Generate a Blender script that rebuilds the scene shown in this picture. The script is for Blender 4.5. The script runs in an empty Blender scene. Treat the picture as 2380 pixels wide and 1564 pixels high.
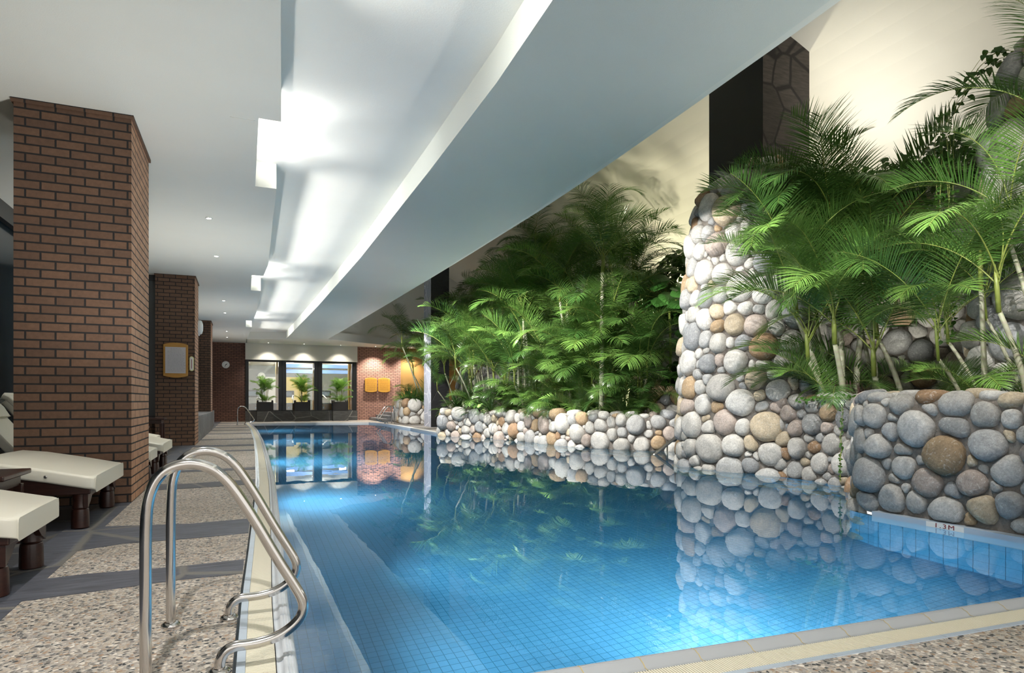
import bpy, bmesh, math, random
import numpy as np
from mathutils import Vector, Matrix
R = math.radians
col = bpy.context.scene.collection
sc = bpy.context.scene

# ------------------------------------------------------------------ helpers
def tag(o, label=None, cat=None, group=None, kind=None):
    if label: o['label'] = label
    if cat: o['category'] = cat
    if group: o['group'] = group
    if kind: o['kind'] = kind
    return o

def empty(name, loc=(0, 0, 0), rz=0.0, label=None, cat=None, group=None, kind=None):
    o = bpy.data.objects.new(name, None); col.objects.link(o)
    o.empty_display_size = .1
    o.location = loc; o.rotation_euler = (0, 0, rz)
    return tag(o, label, cat, group, kind)

class MB:
    def __init__(s):
        s.v, s.f, s.m, s.c = [], [], [], []
        s.smooth = False
    def add(s, vs, fs, mi=0, c=None):
        b = len(s.v); s.v.extend([tuple(v) for v in vs])
        s.f.extend([tuple(b + i for i in f) for f in fs]); s.m.extend([mi] * len(fs))
        s.c.extend([c or (1, 1, 1)] * len(vs))
        return b
    def box(s, x0, x1, y0, y1, z0, z1, mi=0, c=None):
        if x0 > x1: x0, x1 = x1, x0
        if y0 > y1: y0, y1 = y1, y0
        if z0 > z1: z0, z1 = z1, z0
        vs = [(x, y, z) for z in (z0, z1) for y in (y0, y1) for x in (x0, x1)]
        s.add(vs, [(0, 2, 3, 1), (4, 5, 7, 6), (0, 1, 5, 4), (2, 6, 7, 3), (0, 4, 6, 2), (1, 3, 7, 5)], mi, c)
        return s
    def prism(s, poly, z0, z1, mi=0, c=None):
        a = sum(poly[i][0] * poly[(i + 1) % len(poly)][1] - poly[(i + 1) % len(poly)][0] * poly[i][1] for i in range(len(poly)))
        if a < 0: poly = poly[::-1]
        n = len(poly)
        vs = [(p[0], p[1], z0) for p in poly] + [(p[0], p[1], z1) for p in poly]
        fs = [tuple(range(n - 1, -1, -1)), tuple(range(n, 2 * n))] + [(i, (i + 1) % n, n + (i + 1) % n, n + i) for i in range(n)]
        s.add(vs, fs, mi, c); return s
    def prismY(s, poly, y0, y1, mi=0):           # poly in (x, z), extruded along y
        a = sum(poly[i][0] * poly[(i + 1) % len(poly)][1] - poly[(i + 1) % len(poly)][0] * poly[i][1] for i in range(len(poly)))
        if a < 0: poly = poly[::-1]
        n = len(poly)
        vs = [(p[0], y0, p[1]) for p in poly] + [(p[0], y1, p[1]) for p in poly]
        fs = [tuple(range(n)), tuple(range(2 * n - 1, n - 1, -1))] + [((i + 1) % n, i, n + i, n + (i + 1) % n) for i in range(n)]
        s.add(vs, fs, mi); return s
    def tube(s, pts, r, n=12, mi=0, cap=True):
        pts = [Vector(p) for p in pts]
        rr = r if hasattr(r, '__len__') else [r] * len(pts)
        t0 = (pts[1] - pts[0]).normalized()
        up = Vector((0, 0, 1)) if abs(t0.z) < .9 else Vector((0, 1, 0))
        nx = t0.cross(up).normalized()
        vs = []
        for i, p in enumerate(pts):
            if i == 0: t = pts[1] - pts[0]
            elif i == len(pts) - 1: t = pts[-1] - pts[-2]
            else: t = (pts[i + 1] - p).normalized() + (p - pts[i - 1]).normalized()
            t.normalize()
            nx = (nx - t * nx.dot(t)).normalized(); ny = t.cross(nx)
            for k in range(n):
                a = 2 * math.pi * k / n
                vs.append(p + (nx * math.cos(a) + ny * math.sin(a)) * rr[i])
        fs = []
        for i in range(len(pts) - 1):
            for k in range(n):
                a, b = i * n + k, i * n + (k + 1) % n
                fs.append((a, b, b + n, a + n))
        if cap:
            fs.append(tuple(range(n - 1, -1, -1))); m = (len(pts) - 1) * n; fs.append(tuple(range(m, m + n)))
        s.add(vs, fs, mi); return s
    def lathe(s, prof, cx, cy, n=20, mi=0, z=0):
        pts = [(cx, cy, z + h) for r_, h in prof]
        vs = [(cx + r_ * math.cos(2 * math.pi * k / n), cy + r_ * math.sin(2 * math.pi * k / n), z + h) for r_, h in prof for k in range(n)]
        fs = [(i * n + k, i * n + (k + 1) % n, (i + 1) * n + (k + 1) % n, (i + 1) * n + k) for i in range(len(prof) - 1) for k in range(n)]
        fs.append(tuple(range(n - 1, -1, -1))); m = (len(prof) - 1) * n; fs.append(tuple(range(m, m + n)))
        s.add(vs, fs, mi); return s
    def mesh(s, name, mats, smooth=None, colors=False, angle=None):
        me = bpy.data.meshes.new(name)
        me.from_pydata(s.v, [], s.f)
        for m in (mats if isinstance(mats, (list, tuple)) else [mats]): me.materials.append(m)
        me.polygons.foreach_set('material_index', s.m)
        sm = s.smooth if smooth is None else smooth
        if sm: me.polygons.foreach_set('use_smooth', [True] * len(s.f))
        if colors:
            at = me.color_attributes.new('Col', 'FLOAT_COLOR', 'POINT')
            a = np.ones((len(s.v), 4), np.float32); a[:, :3] = s.c
            at.data.foreach_set('color', a.ravel())
        me.validate(); me.update()
        if sm and angle: me.set_sharp_from_angle(angle=R(angle))
        return me
    def build(s, name, mats, parent=None, smooth=None, colors=False, angle=None, bevel=0):
        o = bpy.data.objects.new(name, s.mesh(name, mats, smooth, colors, angle)); col.objects.link(o)
        if parent: o.parent = parent
        if bevel:
            b = o.modifiers.new('Bevel', 'BEVEL'); b.width = bevel; b.segments = 2; b.limit_method = 'ANGLE'
        return o

def struct(name, mb, mat, label=None, **k):
    o = mb.build(name, mat, **k); o['kind'] = 'structure'
    if label: o['label'] = label
    return o

# ------------------------------------------------------------------ materials
M = {}
class NT:
    def __init__(s, name):
        m = bpy.data.materials.new(name); m.use_nodes = True; s.m = m; s.t = m.node_tree
        s.b = s.t.nodes['Principled BSDF']; s.out = s.t.nodes['Material Output']; M[name] = m
    def n(s, ty, **k):
        nd = s.t.nodes.new(ty)
        for a, v in k.items():
            if hasattr(nd, a) and a not in ('Scale',): setattr(nd, a, v)
        return nd
    def l(s, a, b): s.t.links.new(a, b)
    def noise(s, vec, scale, detail=4, rough=.55, dist=0):
        nd = s.n('ShaderNodeTexNoise'); nd.inputs['Scale'].default_value = scale
        nd.inputs['Detail'].default_value = detail; nd.inputs['Roughness'].default_value = rough; nd.inputs['Distortion'].default_value = dist
        if vec: s.l(vec, nd.inputs['Vector'])
        return nd
    def ramp(s, fac, stops, interp='LINEAR'):
        nd = s.n('ShaderNodeValToRGB'); nd.color_ramp.interpolation = interp
        e = nd.color_ramp.elements
        while len(e) < len(stops): e.new(.5)
        for i, (p, c) in enumerate(stops):
            e[i].position = p; e[i].color = (c[0], c[1], c[2], 1) if hasattr(c, '__len__') else (c, c, c, 1)
        s.l(fac, nd.inputs['Fac']); return nd
    def mix(s, a, b, fac, blend='MIX'):
        nd = s.n('ShaderNodeMix'); nd.data_type = 'RGBA'; nd.blend_type = blend
        for sock, v in ((nd.inputs[6], a), (nd.inputs[7], b), (nd.inputs[0], fac)):
            if hasattr(v, 'is_output'): s.l(v, sock)
            elif hasattr(v, '__len__'): sock.default_value = (v[0], v[1], v[2], 1)
            else: sock.default_value = v
        return nd.outputs[2]
    def bump(s, h, strength=.3, dist=.01, normal=None):
        nd = s.n('ShaderNodeBump'); nd.inputs['Strength'].default_value = strength; nd.inputs['Distance'].default_value = dist
        s.l(h, nd.inputs['Height'])
        if normal: s.l(normal, nd.inputs['Normal'])
        s.l(nd.outputs[0], s.b.inputs['Normal']); return nd.outputs[0]
    def math(s, op, a, b=0.0):
        nd = s.n('ShaderNodeMath'); nd.operation = op
        for i, v in enumerate((a, b)):
            if hasattr(v, 'is_output'): s.l(v, nd.inputs[i])
            else: nd.inputs[i].default_value = v
        return nd.outputs[0]
    def pos(s):
        return s.n('ShaderNodeNewGeometry').outputs['Position']
    def obj(s):
        return s.n('ShaderNodeTexCoord').outputs['Object']
    def xyz(s, vec, fx, fy, fz=None):
        sp = s.n('ShaderNodeSeparateXYZ'); s.l(vec, sp.inputs[0])
        cb = s.n('ShaderNodeCombineXYZ')
        d = {'x': sp.outputs[0], 'y': sp.outputs[1], 'z': sp.outputs[2]}
        for i, f in enumerate((fx, fy, fz)):
            if f: s.l(d[f], cb.inputs[i])
        return cb.outputs[0]
    def set(s, **k):
        for a, v in k.items():
            i = s.b.inputs[a.replace('_', ' ')]
            if hasattr(v, 'is_output'): s.l(v, i)
            elif hasattr(v, '__len__'): i.default_value = (v[0], v[1], v[2], 1)
            else: i.default_value = v
        return s

def plain(name, c, rough=.6, metal=0, **k):
    t = NT(name); t.set(Base_Color=c, Roughness=rough, Metallic=metal, **k); return t.m

def plaster(name, c, rough=.5, bs=.25, scale=90, spec=.5):
    t = NT(name); p = t.pos()
    n1 = t.noise(p, 1.2, 3); n2 = t.noise(p, scale, 4, .7)
    t.set(Base_Color=t.mix(c, tuple(x * .93 for x in c), n1.outputs[0]), Roughness=rough, Specular_IOR_Level=spec)
    t.bump(n2.outputs[0], bs, .01); return t.m
plaster('white_plaster', (.78, .78, .72), .6)
plaster('beam_plaster', (.68, .71, .66), .33, .5, 140, .6)
plaster('recess_plaster', (.84, .84, .80), .6, .2, 80)
plaster('warm_plaster', (.80, .77, .66), .7, .15, 60)
plaster('header_plaster', (.76, .74, .66), .7, .1, 60)
plaster('yellow_plaster', (.34, .19, .05), .7, .4, 30)

def brick(name, axis, bw, rh, c1, c2, mortar, ms=.009, off=.5, xoff=0):
    t = NT(name); p = t.pos()
    v = t.xyz(p, axis, 'z')
    mp = t.n('ShaderNodeMapping'); mp.inputs['Location'].default_value = (xoff, 0, 0); t.l(v, mp.inputs[0])
    bt = t.n('ShaderNodeTexBrick'); t.l(mp.outputs[0], bt.inputs['Vector'])
    bt.offset = off; bt.inputs['Scale'].default_value = 1; bt.inputs['Mortar Size'].default_value = ms; bt.inputs['Mortar Smooth'].default_value = .15
    bt.inputs['Brick Width'].default_value = bw; bt.inputs['Row Height'].default_value = rh
    bt.inputs['Color1'].default_value = (*c1, 1); bt.inputs['Color2'].default_value = (*c2, 1); bt.inputs['Mortar'].default_value = (*mortar, 1)
    bt.inputs['Bias'].default_value = -.1
    n = t.noise(p, 25, 5, .7); n2 = t.noise(p, 6, 2)
    c = t.mix(bt.outputs[0], t.ramp(n.outputs[0], [(.3, .55), (.7, 1.25)]).outputs[0], .5, 'MULTIPLY')
    t.set(Base_Color=c, Roughness=.8)
    h = t.math('ADD', t.math('MULTIPLY', bt.outputs['Fac'], -1.0), t.math('MULTIPLY', n.outputs[0], .15))
    t.bump(h, .8, .012); return t.m
DK = (.014, .012, .012)
brick('brick_front_shaded', 'x', .234, .0826, (.150, .082, .050), (.105, .058, .037), DK, .0085)  # shade on the pillar fronts is put into this darker brick colour
brick('brick_side_lit', 'y', .30, .0826, (.56, .31, .19), (.46, .255, .16), DK, .0075)  # same brick, light from the pool side put into its colour
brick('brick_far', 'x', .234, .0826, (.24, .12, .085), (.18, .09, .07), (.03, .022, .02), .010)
brick('brick_far_lit', 'x', .234, .0826, (.50, .27, .20), (.42, .22, .17), (.05, .03, .028), .010)  # light on the right end wall put into this paler brick colour

def slate(name, base, line, scale, axes=('x', 'y', None), lw=.02, rough=.55, streak=1.0):
    t = NT(name); p = t.pos()
    v = t.xyz(p, *axes)
    nd = t.noise(v, 1.5, 3); dv = t.mix(v, nd.outputs[1], .06, 'ADD')
    vo = t.n('ShaderNodeTexVoronoi'); vo.feature = 'DISTANCE_TO_EDGE'; vo.inputs['Scale'].default_value = scale; t.l(dv, vo.inputs['Vector'])
    vc = t.n('ShaderNodeTexVoronoi'); vc.inputs['Scale'].default_value = scale; t.l(dv, vc.inputs['Vector'])
    fac = t.ramp(vo.outputs[0], [(lw * .6, 1), (lw * 1.4, 0)])
    mp = t.n('ShaderNodeMapping'); mp.inputs['Scale'].default_value = (2, 14, 14); t.l(p, mp.inputs[0])
    n = t.noise(mp.outputs[0], 2.2, 6, .65); n3 = t.noise(p, 30, 5, .7)
    shade = t.ramp(n.outputs[0], [(.3, .65), (.75, 1.6)])
    c = t.mix(base, shade.outputs[0], streak, 'MULTIPLY')
    vs = t.n('ShaderNodeSeparateColor'); t.l(vc.outputs['Color'], vs.inputs[0])
    c = t.mix(c, t.ramp(vs.outputs[0], [(0, .75), (1, 1.25)]).outputs[0], .8, 'MULTIPLY')
    c = t.mix(c, line, fac.outputs[0])
    t.set(Base_Color=c, Roughness=rough)
    h = t.math('ADD', t.math('MULTIPLY', fac.outputs[0], -.6), t.math('ADD', t.math('MULTIPLY', n.outputs[0], .4), t.math('MULTIPLY', n3.outputs[0], .3)))
    t.bump(h, .5, .012); return t.m
slate('slate_floor', (.055, .058, .068), (.11, .108, .10), 1.15, lw=.02, rough=.5)
slate('slate_strip', (.085, .092, .115), (.16, .155, .145), 1.0, lw=.018, rough=.55)
slate('slate_plinth', (.09, .092, .09), (.30, .30, .28), .8, ('x', 'z', None), lw=.008)
slate('slate_bench', (.15, .155, .165), (.30, .30, .30), 1.2, ('y', 'z', None), lw=.006)
slate('slate_column_lit', (.30, .31, .36), (.62, .62, .64), 1.7, ('y', 'z', None), lw=.02)  # pool-side light on this face put into the paler slate
slate('slate_column_shaded', (.022, .022, .025), (.035, .035, .035), 1.3, ('x', 'z', None), lw=.012)  # same slate, shade on the front face put into the colour
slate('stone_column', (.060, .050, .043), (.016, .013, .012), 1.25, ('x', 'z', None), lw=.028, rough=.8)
plain('column_unlit_face', (.008, .008, .009), .6)  # pool-side face gets no light; its shade is painted as near-black

# pebble-wash deck
t = NT('pebble_deck'); p = t.pos()
vo = t.n('ShaderNodeTexVoronoi'); vo.inputs['Scale'].default_value = 62; vo.inputs['Randomness'].default_value = 1; t.l(p, vo.inputs['Vector'])
ve = t.n('ShaderNodeTexVoronoi'); ve.feature = 'DISTANCE_TO_EDGE'; ve.inputs['Scale'].default_value = 62; t.l(p, ve.inputs['Vector'])
sp = t.n('ShaderNodeSeparateColor'); t.l(vo.outputs['Color'], sp.inputs[0])
c = t.ramp(sp.outputs[0], [(0, (.05, .055, .06)), (.12, (.20, .19, .18)), (.28, (.46, .39, .32)), (.45, (.36, .33, .31)), (.62, (.57, .53, .48)), (.84, (.36, .25, .17)), (.92, (.76, .72, .67))], 'CONSTANT')
big = t.noise(p, .9, 3)
c2 = t.mix(c.outputs[0], t.ramp(big.outputs[0], [(.35, (.85, .8, .72)), (.65, (1.1, 1.06, 1.02))]).outputs[0], 1, 'MULTIPLY')
e = t.ramp(ve.outputs[0], [(.02, 1), (.10, 0)])
c3 = t.mix(c2, (.42, .40, .37), e.outputs[0])
t.set(Base_Color=c3, Roughness=.5)
t.bump(t.ramp(ve.outputs[0], [(0, 0), (.35, 1)]).outputs[0], .7, .006)

# river stones: colour comes from each stone's own attribute
def stone_mat(name, k=1.0):
    t = NT(name); p = t.pos()
    at = t.n('ShaderNodeAttribute'); at.attribute_name = 'Col'
    n = t.noise(p, 45, 6, .75); n2 = t.noise(p, 7, 4, .6, .8); n3 = t.noise(p, 160, 3, .8)
    vn = t.noise(p, 14, 3, .5, 2.5)
    c = t.mix(at.outputs['Color'], t.ramp(n.outputs[0], [(.3, .68 * k), (.7, 1.2 * k)]).outputs[0], 1, 'MULTIPLY')
    c = t.mix(c, (.80, .78, .74), t.ramp(vn.outputs[0], [(.60, 0), (.66, .35), (.70, 0)]).outputs[0])
    c = t.mix(c, t.ramp(n2.outputs[0], [(.3, .8), (.7, 1.15)]).outputs[0], 1, 'MULTIPLY')
    c = t.mix(c, t.ramp(n3.outputs[0], [(.35, .8), (.6, 1.08)]).outputs[0], .8, 'MULTIPLY')
    t.set(Base_Color=c, Roughness=.75, Specular_IOR_Level=.3)
    t.bump(t.math('ADD', n.outputs[0], t.math('MULTIPLY', n2.outputs[0], 2.0)), .45, .012)
stone_mat('river_stone')
t = NT('mortar'); p = t.pos(); n = t.noise(p, 40, 5, .7)
t.set(Base_Color=t.ramp(n.outputs[0], [(.3, (.14, .125, .11)), (.7, (.24, .215, .19))]).outputs[0], Roughness=.95); t.bump(n.outputs[0], .6, .02)
t = NT('soil'); p = t.pos(); n = t.noise(p, 30, 6, .8)
t.set(Base_Color=t.ramp(n.outputs[0], [(.3, (.012, .009, .007)), (.7, (.07, .05, .035))]).outputs[0], Roughness=1); t.bump(n.outputs[0], 1, .05)

# pool
def tile(name, axes, size, c1, c2, g, rough=.25, ms=.0022):
    t = NT(name); p = t.pos(); v = t.xyz(p, *axes)
    bt = t.n('ShaderNodeTexBrick'); t.l(v, bt.inputs['Vector']); bt.offset = 0; bt.squash = 1
    bt.inputs['Scale'].default_value = 1; bt.inputs['Brick Width'].default_value = size[0]; bt.inputs['Row Height'].default_value = size[1]
    bt.inputs['Mortar Size'].default_value = ms; bt.inputs['Mortar Smooth'].default_value = 0
    bt.inputs['Color1'].default_value = (*c1, 1); bt.inputs['Color2'].default_value = (*c2, 1); bt.inputs['Mortar'].default_value = (*g, 1)
    t.set(Base_Color=bt.outputs[0], Roughness=rough); t.bump(t.math('MULTIPLY', bt.outputs['Fac'], -1.0), .3, .003)
TB = (.15, .38, .58); TC = (.13, .35, .54)
tile('pool_tile_floor', ('x', 'y', None), (.062, .062), TB, TC, (.05, .20, .30), ms=.0022)
tile('pool_tile_wall', ('y', 'z', None), (.115, .24), (.20, .50, .72), (.18, .47, .70), (.04, .18, .28), ms=.003)
tile('pool_tile_end', ('x', 'z', None), (.115, .24), (.20, .50, .72), (.18, .47, .70), (.04, .18, .28), ms=.003)

t = NT('water'); nt = t.t
nt.nodes.remove(t.b)
fr = t.n('ShaderNodeFresnel'); fr.inputs['IOR'].default_value = 1.5
gl = t.n('ShaderNodeBsdfGlossy'); gl.inputs['Roughness'].default_value = 0.0; gl.inputs['Color'].default_value = (.93, .97, 1, 1)
rf = t.n('ShaderNodeBsdfRefraction'); rf.inputs['IOR'].default_value = 1.33; rf.inputs['Roughness'].default_value = 0.0; rf.inputs['Color'].default_value = (.95, .99, 1, 1)
mx = t.n('ShaderNodeMixShader'); t.l(fr.outputs[0], mx.inputs[0]); t.l(rf.outputs[0], mx.inputs[1]); t.l(gl.outputs[0], mx.inputs[2])
t.l(mx.outputs[0], t.out.inputs['Surface'])
p = t.pos()
mp = t.n('ShaderNodeMapping'); mp.inputs['Scale'].default_value = (1, .55, 1); t.l(p, mp.inputs[0])
n = t.noise(mp.outputs[0], 3.0, 2, .5)
bp = t.n('ShaderNodeBump'); bp.inputs['Strength'].default_value = .05; bp.inputs['Distance'].default_value = .02; t.l(n.outputs[0], bp.inputs['Height'])
for q in (fr, gl, rf): t.l(bp.outputs[0], q.inputs['Normal'])
va = t.n('ShaderNodeVolumeAbsorption'); va.inputs['Color'].default_value = (.30, .78, .93, 1); va.inputs['Density'].default_value = .22
t.l(va.outputs[0], t.out.inputs['Volume'])

plain('coping', (.62, .66, .70), .35); plain('coping_grey', (.40, .42, .44), .35)
t = NT('coping_stripe'); p = t.pos()
t.set(Base_Color=(.66, .70, .74), Roughness=.35)
plain('grout_yellow', (.52, .42, .20), .8)
plain('grate', (.80, .76, .62), .5)
plain('gutter_dark', (.02, .02, .018), .9)
plain('edge_tile', (.45, .53, .62), .3)
plain('steel', (.62, .60, .58), .14, 1)
plain('steel_dull', (.45, .44, .42), .3, 1)
plain('black_frame', (.012, .012, .013), .35)
plain('planter_box', (.012, .008, .006), .4)
plain('dark_glass', (.012, .02, .026), .12)
plain('dark_glass_grey', (.05, .055, .06), .28)
plain('cream', (.74, .72, .62), .35)
plain('cream_white', (.85, .83, .78), .4)
plain('white_plastic', (.8, .82, .82), .3)
plain('black_ink', (.02, .02, .02), .6)
plain('grey_ink', (.35, .34, .36), .8)
plain('red_ink', (.22, .015, .02), .6)
plain('brown_ink', (.25, .11, .03), .7)
plain('paper', (.55, .52, .54), .8)
plain('pale_yellow', (.70, .66, .30), .4)
def wood(name, a, b, rough, sc=(4, 30, 30)):
    t = NT(name); o = t.obj(); mp = t.n('ShaderNodeMapping'); mp.inputs['Scale'].default_value = sc; t.l(o, mp.inputs[0])
    n = t.noise(mp.outputs[0], 2, 5, .6)
    t.set(Base_Color=t.ramp(n.outputs[0], [(.3, a), (.7, b)]).outputs[0], Roughness=rough); t.bump(n.outputs[0], .15, .003)
wood('dark_wood', (.018, .006, .004), (.045, .014, .009), .3)
wood('orange_wood', (.42, .20, .035), (.50, .25, .05), .4)
wood('sign_wood', (.55, .27, .03), (.64, .33, .05), .45)
wood('gym_wood', (.38, .23, .05), (.52, .34, .09), .4, (30, 30, 2))
t = NT('glass_pane'); nt = t.t; nt.nodes.remove(t.b)
fr = t.n('ShaderNodeFresnel'); fr.inputs['IOR'].default_value = 1.5
tr = t.n('ShaderNodeBsdfTransparent'); tr.inputs['Color'].default_value = (.92, .95, .93, 1)
gl = t.n('ShaderNodeBsdfGlossy'); gl.inputs['Roughness'].default_value = 0.02
mx = t.n('ShaderNodeMixShader'); t.l(t.math('ADD', fr.outputs[0], .08), mx.inputs[0]); t.l(tr.outputs[0], mx.inputs[1]); t.l(gl.outputs[0], mx.inputs[2]); t.l(mx.outputs[0], t.out.inputs['Surface'])
def emis(name, c, s):
    t = NT(name); t.set(Base_Color=c, Emission_Color=c, Emission_Strength=s)
emis('lamp_lens', (1, .93, .82), 60)
emis('gym_lamp', (1, .97, .9), 8)

# foliage
def leaf(name, dark, lite, rough=.38, tr=.25):
    t = NT(name); oi = t.n('ShaderNodeObjectInfo'); p = t.pos()
    n = t.noise(p, 3.5, 3)
    f = t.math('ADD', t.math('MULTIPLY', t.math('POWER', oi.outputs['Random'], 1.6), .8), t.math('MULTIPLY', n.outputs[0], .3))
    c = t.mix(dark, lite, f)
    t.set(Base_Color=c, Roughness=rough)
    tl = t.n('ShaderNodeBsdfTranslucent'); t.l(t.mix(c, (.6, .9, .25), .2), tl.inputs[0])
    m = t.n('ShaderNodeMixShader'); m.inputs[0].default_value = tr
    t.l(t.b.outputs[0], m.inputs[1]); t.l(tl.outputs[0], m.inputs[2]); t.l(m.outputs[0], t.out.inputs['Surface'])
leaf('palm_leaf', (.018, .068, .015), (.16, .30, .06), rough=.28, tr=.16)
leaf('potted_leaf', (.12, .32, .03), (.28, .52, .07))
leaf('strap_leaf', (.018, .07, .015), (.10, .22, .05))
leaf('red_leaf', (.05, .008, .015), (.11, .02, .03))
leaf('broad_leaf', (.018, .07, .010), (.05, .15, .02), .3)
leaf('monstera_leaf', (.03, .12, .02), (.08, .22, .045), .3)
leaf('vine_leaf', (.035, .11, .015), (.08, .21, .03), .4)
leaf('petiole', (.16, .22, .04), (.30, .34, .08), .4, .1)
t = NT('cane'); o = t.obj()
w = t.n('ShaderNodeTexWave'); w.bands_direction = 'Z'; w.inputs['Scale'].default_value = 3.2; w.inputs['Distortion'].default_value = .4; t.l(o, w.inputs[0])
n = t.noise(o, 6, 3)
t.set(Base_Color=t.mix(t.ramp(w.outputs[1], [(0, (.26, .22, .13)), (.25, (.24, .30, .10)), (1, (.34, .36, .22))]).outputs[0], (.45, .43, .36), n.outputs[0]), Roughness=.5)
plain('root_fibre', (.07, .035, .03), .9)
# ------------------------------------------------------------------ camera
F, W, H = 1450.0, 2380, 1564
TH = math.atan(622 / 1450)
cd = bpy.data.cameras.new('camera'); cam = bpy.data.objects.new('camera', cd); col.objects.link(cam)
cam.location = (0, 0, 1.0); cam.rotation_euler = (math.pi / 2, 0, -TH)
cd.sensor_width = 36; cd.lens = 36 * F / W; cd.shift_y = (931.5 - 782) / W; cd.clip_start = .05; cd.clip_end = 200
sc.camera = cam

def interp(tab, y):
    return float(np.interp(y, [a for a, b in tab], [b for a, b in tab]))
POOL_L = [(-1, .12), (2.1, .18), (3.4, .205), (4.4, .24), (6, .29), (8.45, .36), (12, .41), (17, .45), (24, .42), (28, .32), (30.75, .22)]
SOFF = [(-4, .0), (2.5, .12), (4.6, .23), (6.66, .34), (8.84, .39), (13.8, .45), (15.1, .39), (18, .38), (21.2, .35), (23.6, .28), (25.7, .26), (30.7, .11)]
BL = [(-4, 1.9), (3.9, 1.98), (5.1, 2.04), (7.4, 2.07), (12.4, 2.09), (19.1, 2.0), (28.8, 1.76), (31, 1.7)]
BR = [(-4, 3.5), (3.1, 3.76), (4.3, 3.83), (7, 3.93), (8.5, 3.96), (13.5, 3.9), (18.5, 3.77), (29.3, 3.48), (31, 3.4)]
WZ = -.06                                     # water level
NEAR = lambda x: 2.14 - .068 * x              # near edge of the pool

LEFT = [(interp(POOL_L, y), y) for y in [NEAR(.18), 2.8, 3.4, 4.4, 5.2, 6, 7.2, 8.45, 10, 12, 14.5, 17, 20, 22, 24, 26, 28, 29.5, 30.6]]
PIER_PATH = [(5.31, 4.02), (5.40, 4.27), (5.75, 4.55), (6.5, 5.10), (6.83, 5.5), (6.92, 6.0), (6.86, 6.6), (6.70, 7.25), (6.56, 7.8), (6.58, 8.25), (6.9, 8.75), (7.6, 9.2), (8.4, 9.7)]
PL1 = [(9.1, 10.45), (8.54, 10.66), (8.04, 10.92), (7.6, 11.3), (7.33, 11.8), (7.1, 12.3), (6.96, 12.8), (6.82, 13.6), (6.7, 14.5), (6.55, 15.5), (6.3, 16.6), (5.95, 17.4), (5.55, 17.95), (5.45, 18.3), (5.7, 18.7), (6.4, 18.9), (7.2, 19.0)]
BASIN = LEFT + [(5.32, 29.3), (5.55, 28.6), (5.66, 26.8), (5.62, 22.5), (5.56, 18.5)] + PL1[13:0:-1] + [(8.9, 10.2)] + PIER_PATH[:0:-1] + [(5.31, 3.95), (5.31, NEAR(5.31))]

# ------------------------------------------------------------------ floor
m = MB()
dl = [(interp(POOL_L, y) - .23, y) for y in [1.9, 2.8, 3.4, 4.4, 5.2, 6, 7.2, 8.45, 10, 12, 14.5, 17, 20, 22, 24, 26, 28, 29.5, 30.9]]
m.prism([(-1.12, -3), (0.0, -3)] + [(x, y) for x, y in dl] + [(interp(POOL_L, 30.9) - .23, 33.2), (-1.5, 33.2), (-1.12, 25)], -.3, 0)
m.prism([(0.0, -3), (9, -3), (9, NEAR(9) - .27), (dl[0][0], NEAR(0) - .25)], -.3, 0)
m.prism([(interp(POOL_L, 30.9) - .23, 33.2), (interp(POOL_L, 30.9) - .23, 30.9), (5.36, 29.55), (5.78, 28.7), (5.72, 18.4), (12, 18.4), (12, 33.2)], -.3, 0)
struct('floor', m, M['pebble_deck'], 'pebble-wash pool deck of small beige and grey stones')
m = MB(); m.box(-3.3, -1.12, -3, 33.2, -.3, 0)
struct('floor', m, M['slate_floor'], 'dark slate crazy paving under the loungers')
# slate bands let into the pebble deck
random.seed(3)
m = MB()
def band(pts_lo, pts_hi, z=.004):
    poly = pts_lo + pts_hi[::-1]
    m.prism(poly, -.05, z)
def ex(y): return interp(POOL_L, y) - .235
band([(-1.15, 3.80), (-.76, 3.86), (-.35, 3.93), (ex(4) , 3.93)], [(-1.15, 4.22), (-.84, 4.27), (-.4, 4.24), (ex(4.2), 4.27)])
band([(-1.15, 4.90), (-.78, 5.08), (-.3, 5.08), (ex(5.1), 5.12)], [(-1.15, 5.88), (-1.0, 5.82), (-.4, 5.68), (ex(5.7), 5.74)])
band([(-1.15, 7.95), (-.5, 8.0), (ex(8), 8.1)], [(-1.15, 8.55), (-.6, 8.45), (ex(8.5), 8.6)])
for y, w in [(9.8, .35), (13.5, .35), (15.0, .6), (17.6, .4), (20.6, .5), (23.0, .4), (25.4, .6), (27.6, .6), (29.8, .9)]:
    band([(-1.3, y), (-.5, y + .05), (ex(y), y + .02)], [(-1.3, y + w), (-.6, y + w - .06), (ex(y + w), y + w)])
for y in (19.6, 21.2, 22.8, 24.4, 26.2):
    m.box(5.8, 12, y, y + .22, -.05, .004)
band([(-1.28, -3), (-1.28, 33)], [(-1.02, -3), (-1.02, 33)], .003)
struct('floor', m, M['slate_strip'], 'grey slate bands across the pebble deck')

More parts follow.
